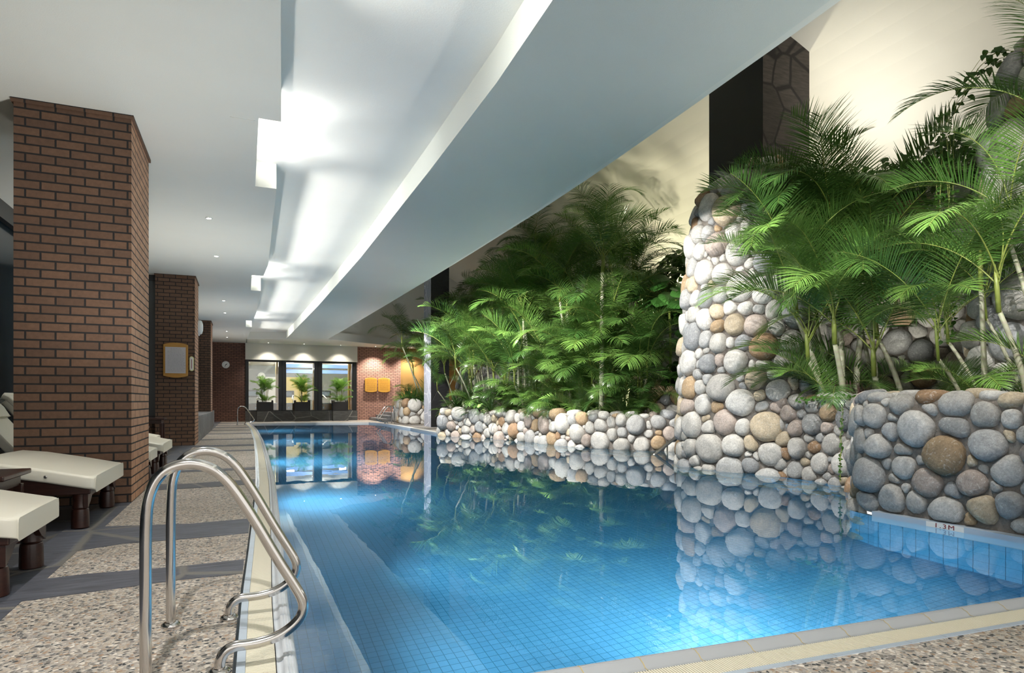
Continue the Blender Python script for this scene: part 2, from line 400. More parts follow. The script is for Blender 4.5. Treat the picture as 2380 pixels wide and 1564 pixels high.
# ------------------------------------------------------------------ swimming pool basin
m = MB()
n = len(BASIN); zb = lambda y: -1.3 - .5 * max(0, min(1, (y - 8) / 18))
vs = [(x, y, -.07) for x, y in BASIN] + [(x, y, zb(y)) for x, y in BASIN]
for i in range(n):
    j = (i + 1) % n
    dx, dy = BASIN[j][0] - BASIN[i][0], BASIN[j][1] - BASIN[i][1]
    m.add([vs[i], vs[j], vs[n + j], vs[n + i]], [(0, 1, 2, 3)], 1 if abs(dy) > abs(dx) else 2)
bm = bmesh.new(); bvs = [bm.verts.new((x, y, 0)) for x, y in BASIN]; f = bm.faces.new(bvs)
bmesh.ops.triangulate(bm, faces=[f]); bmesh.ops.subdivide_edges(bm, edges=bm.edges, cuts=3, use_grid_fill=True)
for v in bm.verts: v.co.z = zb(v.co.y)
bm.verts.ensure_lookup_table()
m.add([tuple(v.co) for v in bm.verts], [tuple(v.index for v in f.verts) for f in bm.faces], 0); bm.free()
basin = struct('floor_pool', m, [M['pool_tile_floor'], M['pool_tile_wall'], M['pool_tile_end']], 'blue mosaic tiled swimming pool basin')
# water body, a little wider than the basin so its sides lie inside the walls
bm = bmesh.new(); bvs = [bm.verts.new((x, y, WZ)) for x, y in BASIN]; f = bm.faces.new(bvs); f.normal_update()
ctr = [Vector((BASIN[i][0], BASIN[i][1], 0)) for i in range(n)]
area = sum(BASIN[i][0] * BASIN[(i + 1) % n][1] - BASIN[(i + 1) % n][0] * BASIN[i][1] for i in range(n)) / 2
sg = 1 if area > 0 else -1
outp = []
for i in range(n):
    a, b, c_ = ctr[i - 1], ctr[i], ctr[(i + 1) % n]
    n1 = Vector(((b - a).y, -(b - a).x, 0)).normalized(); n2 = Vector(((c_ - b).y, -(c_ - b).x, 0)).normalized()
    q = (n1 + n2).normalized() * sg
    outp.append((b.x + q.x * .035, b.y + q.y * .035))
bm.free()
m = MB(); m.prism(outp, -2.0, WZ)
water = m.build('pool_water', M['water']); tag(water, 'still clear blue water filling the swimming pool', kind='structure')

# ------------------------------------------------------------------ overflow edge: coping, grate, outer tile strip
def offset_line(pts, d):
    out = []
    for i, p in enumerate(pts):
        a = Vector(pts[max(0, i - 1)]); b = Vector(pts[min(len(pts) - 1, i + 1)])
        t = (b - a).normalized(); nn = Vector((-t.y, t.x))
        out.append((p[0] + nn.x * d, p[1] + nn.y * d))
    return out
def sweep(mb, pts, prof, mi=0, w0=0):
    """profile (offset, z) swept along pts; offset to the left of travel"""
    rows = [[(x, y, z) for (x, y) in offset_line(pts, w0 + w)] for w, z in prof]
    k = len(pts); base = [v for r in rows for v in r]
    fs = [(i * k + j, i * k + j + 1, (i + 1) * k + j + 1, (i + 1) * k + j) for i in range(len(rows) - 1) for j in range(k - 1)]
    mb.add(base, fs, mi)
def edge_run(name_c, pts, wc, wg, yellow, lab, cm='coping'):
    """pts run with the deck on the left"""
    e = empty('pool_coping', (0, 0, 0)); tag(e, lab[0], 'pool coping')
    prof = [(0, -.35), (0, -.012), (.008, .004), (.016, .010), (.020, .006), (.024, .012), (.030, .013), (.034, .008), (.038, .013), (.044, .012), (.05, .008), (wc * .62, .004), (wc * .75, -.008), (wc * .9, -.010), (wc, -.006), (wc + .004, -.03)]
    m = MB(); sweep(m, pts, prof); m.build('rim', M[cm], e, smooth=True, angle=50)
    # joints between coping tiles
    L = [0]
    for i in range(1, len(pts)): L.append(L[-1] + (Vector(pts[i]) - Vector(pts[i - 1])).length)
    def at(s):
        i = min(max(np.searchsorted(L, s) - 1, 0), len(pts) - 2); f_ = (s - L[i]) / max(1e-6, L[i + 1] - L[i])
        a, b = Vector(pts[i]), Vector(pts[i + 1]); t = (b - a).normalized(); return a + (b - a) * f_, t, Vector((-t.y, t.x))
    m = MB(); s = .12
    while s < L[-1]:
        p, t, nn = at(s); h = .0022
        for q in range(1, len(prof) - 1):
            (w1, z1), (w2, z2) = prof[q], prof[q + 1]
            a = p + nn * w1; b = p + nn * w2
            m.add([(a.x - t.x * h, a.y - t.y * h, z1 + .0012), (a.x + t.x * h, a.y + t.y * h, z1 + .0012), (b.x + t.x * h, b.y + t.y * h, z2 + .0012), (b.x - t.x * h, b.y - t.y * h, z2 + .0012)], [(0, 1, 2, 3)])
        s += .25
    m.build('grout', M['grout_yellow'] if yellow else M['edge_tile'], e)
    g = empty('overflow_grate', (0, 0, 0)); tag(g, lab[1], 'grate')
    m = MB(); s = 0.01; pitch = .0115
    while s < L[-1] - .01:
        p, t, nn = at(s); h = .0036
        a = p + nn * (wc + .004); b = p + nn * (wc + wg)
        z0, z1 = -.03, -.004
        q = [(a - t * h), (a + t * h), (b + t * h), (b - t * h)]
        m.add([(v.x, v.y, z0) for v in q] + [(v.x, v.y, z1) for v in q], [(4, 5, 6, 7), (0, 1, 5, 4), (1, 2, 6, 5), (2, 3, 7, 6), (3, 0, 4, 7)])
        s += pitch
    m.build('slats', M['grate'], g)
    m = MB(); sweep(m, pts, [(wc + .002, -.006), (wc + .006, -.03), (wc + .006, -.07), (wc + wg, -.07), (wc + wg + .002, -.003)]); m.build('channel', M['gutter_dark'], g)
    t_ = empty('edge_tile_strip', (0, 0, 0)); tag(t_, lab[2], 'tile strip')
    m = MB(); sweep(m, pts, [(wc + wg, -.06), (wc + wg + .001, .001), (wc + wg + .032, .003), (wc + wg + .034, -.02)]); m.build('tiles', M['edge_tile'], t_)
    m = MB(); s = .07
    while s < L[-1]:
        p, t, nn = at(s); h = .0012; a = p + nn * (wc + wg); b = p + nn * (wc + wg + .033)
        m.add([(a.x - t.x * h, a.y - t.y * h, .0026), (a.x + t.x * h, a.y + t.y * h, .0026), (b.x + t.x * h, b.y + t.y * h, .0042), (b.x - t.x * h, b.y - t.y * h, .0042)], [(0, 1, 2, 3)])
        s += .2
    m.build('grout', M['grey_ink'], t_)
lp = [(interp(POOL_L, y), y) for y in np.concatenate([np.arange(1.7, 10, .4), np.arange(10, 30.9, .8)])]
edge_run('l', lp, .075, .11, False, ('white rounded pool coping along the lounger side', 'cream slatted overflow grate along the lounger side of the pool', 'pale blue tile strip between grate and pebble deck on the lounger side'))
npz = [(x, NEAR(x)) for x in np.arange(8.0, .15, -.3)] + [(.19, NEAR(.19))]
edge_run('n', npz, .105, .12, True, ('grey grooved pool coping with yellow joints in the near right corner', 'cream slatted overflow grate along the near end of the pool', 'grey blue tile strip beside the pebble floor at the near end of the pool'), 'coping_grey')
m = MB(); m.prism([(-.02, 1.7), (.2, 1.7), (.2, 2.0), (-.02, 2.0)], -.3, -.07); struct('trim_2', m, M['gutter_dark'])
# far and right pool rims
m = MB()
sweep(m, [(5.32, 29.3), (.22, 30.62)][::-1], [(0, -.3), (0, .004), (.28, .006), (.3, -.02)])
sweep(m, [(5.55, 18.3), (5.62, 22.5), (5.66, 26.8), (5.55, 28.6), (5.32, 29.3)][::-1], [(0, -.3), (0, .0), (.18, .006), (.2, -.02)])
struct('trim_1', m, M['cream_white'])
m = MB()
sweep(m, [(5.55, 18.3), (5.62, 22.5), (5.66, 26.8), (5.55, 28.6), (5.32, 29.3)][::-1], [(-.004, -.3), (-.004, .001), (.0, .001)])
struct('trim_1', m, M['edge_tile'])
# tiled rim under the near stone wall, with the depth mark
m = MB(); m.box(5.305, 5.5, NEAR(5.3) - .3, 3.97, -.3, -.016)
struct('trim_6', m, M['edge_tile'], 'pale blue tiled pool rim under the near river stone wall')
mk = empty('depth_marker', (5.302, 3.32, -.038)); tag(mk, 'white tile with dark red depth figures on the pool rim', 'depth marker')
m = MB(); m.box(-.002, .004, -.15, .15, -.021, .021); m.build('tile', M['cream_white'], mk)
fc = bpy.data.curves.new('figures', 'FONT'); fc.body = '1.3M'; fc.size = .052; fc.extrude = .0008; fc.align_x = 'CENTER'; fc.align_y = 'CENTER'; fc.space_character = 1.25
ft = bpy.data.objects.new('figures_text', fc); col.objects.link(ft); bpy.context.view_layer.update()
fme = bpy.data.meshes.new_from_object(ft.evaluated_get(bpy.context.evaluated_depsgraph_get())); bpy.data.objects.remove(ft)
fo = bpy.data.objects.new('lettering', fme); col.objects.link(fo); fme.materials.clear(); fme.materials.append(M['red_ink']); fo.parent = mk
fo.matrix_local = Matrix(((0, 0, -1, -.0035), (-1, 0, 0, 0), (0, 1, 0, 0), (0, 0, 0, 1))) @ Matrix.Diagonal((1.35, 1, 1, 1))

# ------------------------------------------------------------------ ceiling
ZC, ZR = 3.8, 4.13
NOT = [(-2.2, -.1, .0), (6.67, 8.8, .13), (15.05, 17.15, .15), (23.6, 25.7, .05)]
m = MB()
edge = []
ys = sorted(set([-4, 2.5, 4.6, 10, 11.5, 13.8, 19.5, 21.2, 28, 30.7] + [v for a, b, _ in NOT for v in (a, b)]))
for y in ys:
    hit = None
    for a, b, x in NOT:
        if y == a: edge += [(interp(SOFF, y), y), (x, y)]; hit = 1
        if y == b: edge += [(x, y), (interp(SOFF, y), y)]; hit = 1
    if not hit: edge.append((interp(SOFF, y), y))
m.prism([(-3.4, -4)] + edge + [(.11, 33.2), (-3.4, 33.2)], ZC, ZR + .02)
struct('ceiling', m, M['white_plaster'], 'lower plaster ceiling over the lounger deck', bevel=0)
m = MB(); m.prism([(.08, 30.75), (3.48, 29.3), (7.2, 31.8), (12.2, 32.0), (12.2, 33.2), (.08, 33.2)], ZC, ZR + .02)
struct('ceiling', m, M['white_plaster'], 'lower plaster ceiling before the end wall')
m = MB(); m.box(-.3, 2.3, -4, 31, ZR, ZR + .2)
struct('ceiling', m, M['recess_plaster'], 'raised plaster ceiling lit from the slots')
# beam
m = MB(); yy = [-4, -1, 1, 3, 3.9, 5.1, 6.2, 7.4, 9, 12.4, 15, 19.1, 22, 25, 28.8]
m.prism([(interp(BL, y), y) for y in yy] + [(1.74, 30.02), (3.485, 29.28)] + [(interp(BR, y), y) for y in yy[::-1]], ZC, 5.2)
b_ = struct('ceiling_beam', m, M['beam_plaster'], 'wide white plaster beam running down the hall over the pool')
m = MB(); m.prism([(interp(BR, y) - .05, y) for y in yy] + [(interp(BR, y) + .33, y) for y in yy[::-1]], 4.0, 8.2)
struct('ceiling_beam', m, M['white_plaster'], 'shadowed stepped soffit beside the beam')
# high cove over the planting
m = MB(); prof = [(4.0, 8.0), (8.2, 8.0), (9.6, 7.75), (10.8, 7.1), (11.7, 6.1), (12.1, 4.9), (12.2, 3.5), (12.2, -.1)]
# subdivide the curve
cv = []
for i in range(len(prof) - 1):
    a, b = prof[i], prof[i + 1]
    p0 = prof[max(0, i - 1)]; p3 = prof[min(len(prof) - 1, i + 2)]
    for k in range(4):
        t_ = k / 4
        if i in (0, 6): cv.append((a[0] + (b[0] - a[0]) * t_, a[1] + (b[1] - a[1]) * t_)); continue
        f_ = lambda q: .5 * ((2 * a[q]) + (-p0[q] + b[q]) * t_ + (2 * p0[q] - 5 * a[q] + 4 * b[q] - p3[q]) * t_ ** 2 + (-p0[q] + 3 * a[q] - 3 * b[q] + p3[q]) * t_ ** 3)
        cv.append((f_(0), f_(1)))
cv.append(prof[-1])
for i in range(len(cv) - 1):
    m.add([(cv[i][0], -4, cv[i][1]), (cv[i + 1][0], -4, cv[i + 1][1]), (cv[i + 1][0], 33.2, cv[i + 1][1]), (cv[i][0], 33.2, cv[i][1])], [(0, 1, 2, 3)])
struct('wall_right', m, M['warm_plaster'], 'tall coved plaster wall behind the planting', smooth=True, angle=60)
m = MB(); m.prism([(3.3, 29.4), (7.2, 31.82), (12.2, 32.02), (12.2, 32.6), (3.3, 32.6)], ZR, 8.2)
struct('wall_end', m, M['white_plaster'])

# ------------------------------------------------------------------ end wall with windows
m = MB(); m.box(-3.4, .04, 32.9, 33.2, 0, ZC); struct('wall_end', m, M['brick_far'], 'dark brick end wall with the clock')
m = MB(); m.box(5.36, 7.66, 32.9, 33.2, 0, ZC); struct('wall_end', m, M['brick_far_lit'], 'brick end wall lit by a downlight')
m = MB(); m.box(7.66, 12.2, 32.95, 33.2, 0, ZC); struct('wall_end', m, M['yellow_plaster'], 'ochre plaster wall behind the small planter')
m = MB(); m.box(.04, 5.36, 32.7, 33.2, 3.0, ZC); struct('wall_end', m, M['header_plaster'], 'cream plaster header over the windows')
m = MB(); m.box(.04, 5.36, 32.75, 33.2, 0, .5); pw = struct('wall_end', m, M['slate_plinth'], 'low slate plinth under the windows')
for i, (x0, x1, pi) in enumerate([(.04, 1.72, (.19, 1.55)), (1.72, 3.42, (1.91, 3.24)), (3.42, 5.34, (3.63, 5.11))]):
    w = empty('window_%d' % (i + 1), ((x0 + x1) / 2, 32.95, .5)); w['kind'] = 'structure'
    cx = (x0 + x1) / 2; m = MB(); z0, z1 = 0, 2.52
    m.box(x0 - cx, pi[0] - cx, -.08, .06, z0, z1); m.box(pi[1] - cx, x1 - cx, -.08, .06, z0, z1)
    m.box(pi[0] - cx, pi[1] - cx, -.08, .06, z0, z0 + .04); m.box(pi[0] - cx, pi[1] - cx, -.08, .06, z1 - .11, z1)
    m.build('window_frame', M['black_frame'], w, bevel=.01)
    m = MB(); m.box(pi[0] - cx - .01, pi[1] - cx + .01, -.02, -.005, .03, z1 - .1); m.build('window_glass', M['glass_pane'], w)

# gym seen through the windows
m = MB(); m.box(-1, 8, 33.2, 42, -.2, .0); struct('floor', m, M['gym_wood'])
m = MB(); m.box(-1, 8, 33.2, 42, 3.2, 3.4); struct('ceiling', m, M['white_plaster'])
m = MB(); m.box(-1.2, -1, 33.2, 42, 0, 3.2); m.box(8, 8.2, 33.2, 42, 0, 3.2); m.box(-1, 8, 42, 42.2, 0, 3.2); struct('wall_back', m, plain('gym_wall', (.30, .31, .30), .7))
m = MB(); m.box(2.1, 3.7, 41.9, 42, .3, 2.5); struct('wall_back', m, plain('gym_yellow', (.75, .58, .16), .6))
m = MB(); m.box(1.2, 2.1, 41.9, 42, 0, 2.5); struct('wall_back', m, M['cream_white'])
m = MB(); m.box(1.6, 8, 36.8, 37.1, 2.55, 2.75); m.box(1.6, 8, 36.6, 36.9, 2.85, 3.05); struct('ceiling_beam', m, plain('blue_paint', (.22, .36, .72), .5))
for x, wd in ((1.5, .34), (3.35, .36), (5.2, .22)):
    m = MB(); m.box(x, x + wd, 34.6, 34.95, 0, 3.2); o = struct('column', m, M['gym_wood'], 'brown wood clad column inside the gym')
m = MB(); m.box(5.9, 8.0, 36.4, 36.7, 0, 3.2); struct('wall_gym', m, plain('gym_stone', (.55, .53, .50), .8))
cab = empty('low_cabinet', (.9, 33.75, 0)); tag(cab, 'low honey-coloured cabinet behind the leftmost window', 'cabinet')
for j, (x, lab) in enumerate([(.85, 'low honey-coloured cabinet behind the left window'), (2.4, 'low honey-coloured cabinet behind the middle window'), (4.1, 'low honey-coloured cabinet behind the right window')]):
    c = cab if j == 0 else empty('low_cabinet'); c.location = (x, 33.75, 0); tag(c, lab, 'cabinet', 'low cabinets behind the windows')
    m = MB(); m.box(-.65, .65, -.2, .2, 0, .85); m.build('body', M['orange_wood'], c, bevel=.01)
    m = MB(); m.box(-.68, .68, -.23, .23, .85, .89); m.build('top', M['white_plastic'], c, bevel=.005)
    for sx in (-.33, .33):
        m = MB(); m.box(sx - .3, sx + .3, -.215, -.2, .06, .8); dd = m.build('door', M['orange_wood'], c, bevel=.004)
        m = MB(); m.box(sx - .02, sx + .02, -.235, -.215, .6, .7); m.build('handle', M['steel_dull'], dd)
def machine(x, y, rz, lab):
    e = empty('exercise_machine', (x, y, 0), rz, lab, 'exercise machine', 'exercise machines in the gym')
    m = MB(); m.box(-.35, .35, -.8, .8, .08, .22); m.box(-.3, .3, -.75, .6, .22, .235, 0); m.build('deck', M['black_frame'], e, bevel=.02)
    for s in (-.33, .33):
        m = MB(); m.tube([(s, .6, .2), (s, .72, .8), (s, .78, 1.3), (s, .5, 1.32), (s, .15, 1.1)], .035, 8); m.build('upright', M['white_plastic'], e, smooth=True)
    m = MB(); m.box(-.36, .36, .7, .85, 1.2, 1.6); m.build('console', M['black_frame'], e, bevel=.04)
    m = MB(); m.box(-.25, .25, .69, .7, 1.28, 1.52); m.build('screen', plain('screen_grey', (.12, .16, .2), .2), e)
machine(.55, 36.6, .3, 'white framed treadmill behind the left window')
machine(2.2, 38.4, -.2, 'white framed treadmill behind the middle window')
machine(4.6, 36.2, .5, 'white framed treadmill behind the right window')
def wclock(x, y, z, r, lab):
    e = empty('wall_clock', (x, y, z), 0, lab, 'clock')
    m = MB(); k = 28
    def disc(mb, rad, y0, y1):
        vs = [(rad * math.cos(2 * math.pi * i / k), yy_, rad * math.sin(2 * math.pi * i / k)) for yy_ in (y0, y1) for i in range(k)]
        mb.add(vs, [tuple(range(k)), tuple(range(2 * k - 1, k - 1, -1))] + [((i + 1) % k, i, k + i, k + (i + 1) % k) for i in range(k)])
    disc(m, r, -.05, 0); m.build('case', M['white_plastic'], e)
    m = MB(); disc(m, r * .9, -.053, -.049); m.build('dial', plain('dial', (.88, .9, .86), .4), e)
    for nm, a, L_, w in (('hour_hand', 55, .5, .018), ('minute_hand', 200, .72, .012)):
        a = R(a); d = Vector((math.sin(a), 0, math.cos(a))); q = Vector((d.z, 0, -d.x)) * w * r / .17
        m = MB(); m.add([-q, q, d * r * L_ + q * .5, d * r * L_ - q * .5], [(0, 3, 2, 1)]); o = m.build(nm, M['black_ink'], e); o.location.y = -.056
    m = MB()
    for i in range(12):
        a = R(30 * i); d = Vector((math.sin(a), 0, math.cos(a))); q = Vector((d.z, 0, -d.x)) * .006
        m.add([d * r * .74 - q, d * r * .84 - q, d * r * .84 + q, d * r * .74 + q], [(0, 1, 2, 3)])
    o = m.build('hour_marks', M['black_ink'], e); o.location.y = -.055
wclock(-.82, 32.9, 2.73, .17, 'round white wall clock on the dark brick end wall')
wclock(.98, 41.95, 2.55, .22, 'round grey clock seen through the left window')

# planter boxes before the windows
def palm_box(x, lab):
    e = empty('planter_box', (x, 32.45, .5), 0, lab, 'planter', 'black planter boxes before the end windows')
    m = MB(); m.box(-.34, .34, -.3, .3, 0, .44); m.build('body', M['planter_box'], e, bevel=.008)
    for sx in (-.33, .33):
        for sy in (-.29, .29):
            m = MB(); m.box(sx - .035, sx + .035, sy - .035, sy + .035, 0, .47); m.lathe([(.02, .47), (.035, .49), (.035, .51), (.015, .53)], sx, sy, 8)
            m.build('corner_post', M['planter_box'], e)
    m = MB(); m.box(-.3, .3, -.26, .26, .40, .445); m.build('soil', M['soil'], e)
for x, l_ in ((.92, 'black wooden planter box before the left end window'), (2.62, 'black wooden planter box before the middle end window'), (4.44, 'black wooden planter box before the right end window')): palm_box(x, l_)
for x in (.92, 2.62, 4.44):
    m = MB(); m.box(x - .37, x + .37, 32.1, 32.8, 0, .5); struct('wall_plinth', m, M['slate_plinth'], 'slate pier under a planter box')

# book shaped signs on the right brick wall
def sign(x, lab):
    e = empty('wooden_sign', (x, 32.9, 1.82), 0, lab, 'sign', 'orange wooden signs on the brick wall')
    w, h = .31, .38; poly = []
    for k in range(9): u_ = -1 + k / 4; poly.append((w * u_, -h + .06 - .06 * (1 - u_ * u_) - .0))
    for k in range(9): u_ = 1 - k / 4; poly.append((w * u_, h - .06 + .07 * (1 - u_ * u_)))
    m = MB(); m.prismY(poly, -.12, -.02); m.build('board', M['sign_wood'], e, bevel=.012)
    m = MB(); m.box(-.1, .1, -.02, 0, -.2, .2); m.build('bracket', M['steel_dull'], e)
    m = MB(); random.seed(int(x * 10))
    for r_ in range(11):
        z = .26 - r_ * .052; xx = -.24
        while xx < .2:
            L_ = random.uniform(.03, .1); m.box(xx, min(.24, xx + L_), -.1215, -.12, z, z + (.018 if r_ == 0 else .010)); xx += L_ + .02
    m.build('lettering', M['brown_ink'], e)
sign(6.07, 'orange wooden sign with curved edges, the left leaf of the pair on the brick wall')
sign(6.75, 'orange wooden sign with curved edges, half behind palm leaves on the brick wall')
# ------------------------------------------------------------------ left side: brick pillars, glass, bench
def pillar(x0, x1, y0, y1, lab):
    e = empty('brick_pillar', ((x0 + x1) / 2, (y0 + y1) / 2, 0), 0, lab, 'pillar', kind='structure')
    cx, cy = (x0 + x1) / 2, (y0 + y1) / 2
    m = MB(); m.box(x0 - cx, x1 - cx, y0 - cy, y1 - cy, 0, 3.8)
    o = m.build('shaft', [M['brick_front_shaded'], M['brick_side_lit']], e)
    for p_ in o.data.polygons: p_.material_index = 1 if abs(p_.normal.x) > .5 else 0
    m = MB(); m.box(x0 - cx - .02, x1 - cx + .02, y0 - cy - .02, y1 - cy + .02, 3.765, 3.8); m.build('top_course', M['brick_front_shaded'], e)
pillar(-1.96, -1.02, 7.11, 8.31, 'brick pillar nearest the camera, standing behind the white loungers')
pillar(-1.80, -1.02, 15.68, 16.8, 'brick pillar carrying the framed notice board')
pillar(-1.9, -1.08, 24.19, 25.4, 'brick pillar farthest away, beyond the slate bench')
m = MB(); m.box(-3.35, -3.2, -3, 16, 0, 3.8); struct('wall_left', m, M['dark_glass'], 'dark night window wall behind the loungers')
m = MB(); m.box(-3.2, -1.8, 15.95, 16.05, .66, 3.7); struct('window_4', m, M['dark_glass_grey'])
m = MB(); m.box(-3.2, -1.8, 15.9, 16.1, 3.68, 3.8); m.box(-3.2, -1.8, 15.9, 16.1, .60, .67); struct('trim_3', m, M['black_frame'])
m = MB(); m.box(-3.2, -1.8, 15.9, 16.15, 0, .6); struct('wall_left', m, M['brick_front_shaded'])
m = MB(); m.box(-1.75, -1.6, 16.8, 24.19, .6, 3.8); struct('window_5', m, M['dark_glass'])
m = MB(); m.box(-3.18, -3.1, -3, 16, 3.55, 3.8); struct('trim_4', m, M['black_frame'])
for yy_ in (2, 5.5, 9, 12.5):
    m = MB(); m.box(-3.2, -3.12, yy_, yy_ + .08, 0, 3.8); struct('trim_5', m, M['black_frame'])
m = MB(); m.box(-3.35, -1.5, 25.4, 33, 0, 3.8); struct('wall_left', m, M['brick_far'])
m = MB(); m.box(-1.6, -1.03, 16.8, 24.19, 0, .60); m.box(-1.75, -1.03, 16.8, 24.19, .6, .63)
o = m.build('slate_bench', M['slate_bench'], bevel=.01); tag(o, 'long slate clad ledge between two brick pillars under a dark window', 'bench')
m = MB(); m.box(-1.5, -1.1, 25.4, 27.5, 0, .62); struct('wall_plinth', m, M['slate_bench'])

# notice board and thermometer on the second pillar
nb = empty('notice_board', (-1.40, 15.68, 1.9), 0, 'framed white notice in an orange wooden frame on the second brick pillar', 'notice board')
def arcpoly(w, h, b):
    p_ = []
    for k in range(9): u_ = -1 + k / 4; p_.append((w * u_, -h - b * (1 - u_ * u_)))
    for k in range(9): u_ = 1 - k / 4; p_.append((w * u_, h + b * (1 - u_ * u_)))
    return p_
m = MB(); m.prismY(arcpoly(.245, .345, .045), -.05, 0); m.build('frame', M['orange_wood'], nb, bevel=.01)
m = MB(); m.box(-.2, .2, -.055, -.05, -.29, .29); sh = m.build('sheet', M['paper'], nb)
random.seed(5); m = MB()
for r_ in range(17):
    z = .25 - r_ * .031; xx = -.16 if r_ > 1 else -.1
    while xx < (.15 if r_ > 1 else .08):
        L_ = random.uniform(.01, .05); m.box(xx, xx + L_, -.0558, -.055, z, z + .008); xx += L_ + .012
m.build('lettering', M['grey_ink'], sh)
th = empty('wall_thermometer', (-1.085, 15.68, 1.83), 0, 'slim cream rounded thermometer beside the framed notice', 'thermometer')
pl = [(.045 * math.cos(a), .12 + .045 * math.sin(a)) for a in np.linspace(0, math.pi, 9)] + [(.045 * math.cos(a), -.12 + .045 * math.sin(a)) for a in np.linspace(math.pi, 2 * math.pi, 9)]
m = MB(); m.prismY(pl, -.03, 0); m.build('body', M['pale_yellow'], th, bevel=.004)
m = MB(); m.prismY([(x * .75, z * .9) for x, z in pl], -.034, -.03); m.build('face', M['cream_white'], th)
m = MB(); m.prismY([(.006, .1), (-.006, .1), (-.006, -.11), (.006, -.11)], -.038, -.034); m.build('tube', M['red_ink'], th)
sp_ = empty('wall_speaker', (-1.02, 16.8, 2.77), 0, 'white rounded wall fitting high on the side of the second brick pillar', 'wall fitting')
m = MB(); k = 24
for j, (rad, x) in enumerate([(.17, 0), (.17, .05), (.15, .08), (.08, .1), (.01, .105)]):
    pass
prof = [(.17, 0), (.17, .05), (.15, .08), (.08, .1), (.005, .105)]
vs = [(x, rad * math.cos(2 * math.pi * i / k), rad * math.sin(2 * math.pi * i / k)) for rad, x in prof for i in range(k)]
m.add(vs, [(j * k + i, j * k + (i + 1) % k, (j + 1) * k + (i + 1) % k, (j + 1) * k + i) for j in range(4) for i in range(k)]); m.build('body', M['white_plastic'], sp_, smooth=True)
m = MB(); m.box(-.0, .03, -.05, .05, -.2, -.15); m.build('bracket', M['white_plastic'], sp_)

# ------------------------------------------------------------------ loungers
def lounger(x, y0, y1, lab, z0=.0, first=[None]):
    """foot end at x, body running to -x"""
    w = y1 - y0
    e = empty('sun_lounger', (x, (y0 + y1) / 2, z0), 0, lab, 'sun lounger', 'white cushioned loungers along the glass wall')
    hw = w / 2
    top = [(0, .398), (.012, .405), (.035, .411), (.07, .417), (.3, .47), (.6, .53), (.78, .55), (.9, .53), (1.1, .46), (1.25, .44)]
    th_ = .10
    rows = []
    xs = [p_[0] for p_ in top]
    def cushion(line, name, th_):
        m = MB(); prof = []
        P_ = [Vector((-a, 0, b)) for a, b in line]
        sec = [(-1, 0), (-1, .75), (-.985, .95), (-.96, 1), (0, 1.03), (.96, 1), (.985, .95), (1, .75), (1, 0), (.96, -.02), (-.96, -.02)]
        ns = len(sec); vs = []
        for i, p_ in enumerate(P_):
            t = (P_[min(i + 1, len(P_) - 1)] - P_[max(0, i - 1)]).normalized()
            nn = Vector((t.z, 0, -t.x)); nn = nn if nn.z > 0 else -nn
            if name == 'mattress': nn = Vector((0, 0, 1))
            hq = hw - ((.032, .012, .003) + (0,) * 20)[i] if name == 'mattress' else hw
            for a, b in sec: vs.append(p_ + nn * (th_ * (b - 1)) + Vector((0, a * hq, 0)))
        fs = [(i * ns + k_, i * ns + (k_ + 1) % ns, (i + 1) * ns + (k_ + 1) % ns, (i + 1) * ns + k_) for i in range(len(P_) - 1) for k_ in range(ns)]
        fs += [tuple(range(ns)), tuple(range(len(P_) * ns - 1, (len(P_) - 1) * ns - 1, -1))]
        m.add(vs, fs); m.smooth = True
        o = m.build(name, M['cream'], e, smooth=True, angle=40)
        b = o.modifiers.new('Bevel', 'BEVEL'); b.width = .014; b.segments = 3; b.limit_method = 'ANGLE'; b.angle_limit = R(40)
        return o
    mt = cushion(top, 'mattress', th_)
    m = MB(); m.lathe([(.012, 0), (.012, .004), (.006, .007)], 0, 0, 10); bt = m.build('button', M['steel_dull'], mt); bt.rotation_euler = (math.pi / 2, 0, 0); bt.location = (-.32, -hw - .001, .42)
    cushion([(1.27, .45), (1.36, .56), (1.5, .74), (1.64, .92), (1.72, 1.02)], 'backrest', .09)
    cushion([(1.52, .82), (1.58, .93), (1.7, 1.06), (1.76, 1.09)], 'pillow', .07)
    m = MB(); m.prismY([(-.04, .27), (-.04, .325), (-.3, .375), (-.7, .45), (-.95, .42), (-1.25, .345), (-2.0, .345), (-2.0, .27)], -hw + .03, hw - .03)
    m.build('frame', M['dark_wood'], e, bevel=.008)
    m = MB()
    arch = [(-hw + .05, .27), (-hw + .05, .16), (-hw + .14, .2), (-hw + .2, .245), (0, .25), (hw - .2, .245), (hw - .14, .2), (hw - .05, .16), (hw - .05, .27)]
    vs = [(xx, a, b) for xx in (-.06, -.09) for a, b in arch]; k = len(arch)
    m.add(vs, [tuple(range(k)), tuple(range(2 * k - 1, k - 1, -1))] + [((i + 1) % k, i, k + i, k + (i + 1) % k) for i in range(k)]); m.build('apron', M['dark_wood'], e)
    m = MB(); m.tube([(-1.3, -hw + .1, .36), (-1.75, -hw + .1, .92)], .02, 8); m.tube([(-1.3, hw - .1, .36), (-1.75, hw - .1, .92)], .02, 8); m.build('backrest_frame', M['dark_wood'], e)
    lg = None
    for sx in (-.12, -1.85):
        for sy in (-hw + .1, hw - .1):
            if lg is None:
                m = MB(); m.lathe([(.05, 0), (.062, .01), (.06, .12), (.056, .15), (.05, .155), (.056, .165), (.05, .20), (.055, .27), (.06, .33)], 0, 0, 16)
                lg = m.build('leg', M['dark_wood'], e, smooth=True, angle=40); o = lg
            else:
                o = lg.copy(); col.objects.link(o)
            o.parent = e; o.location = (sx, sy, 0)
    return e
lounger(-1.05, 3.86, 4.66, 'white cushioned lounger nearest the camera, cut by the left picture edge')
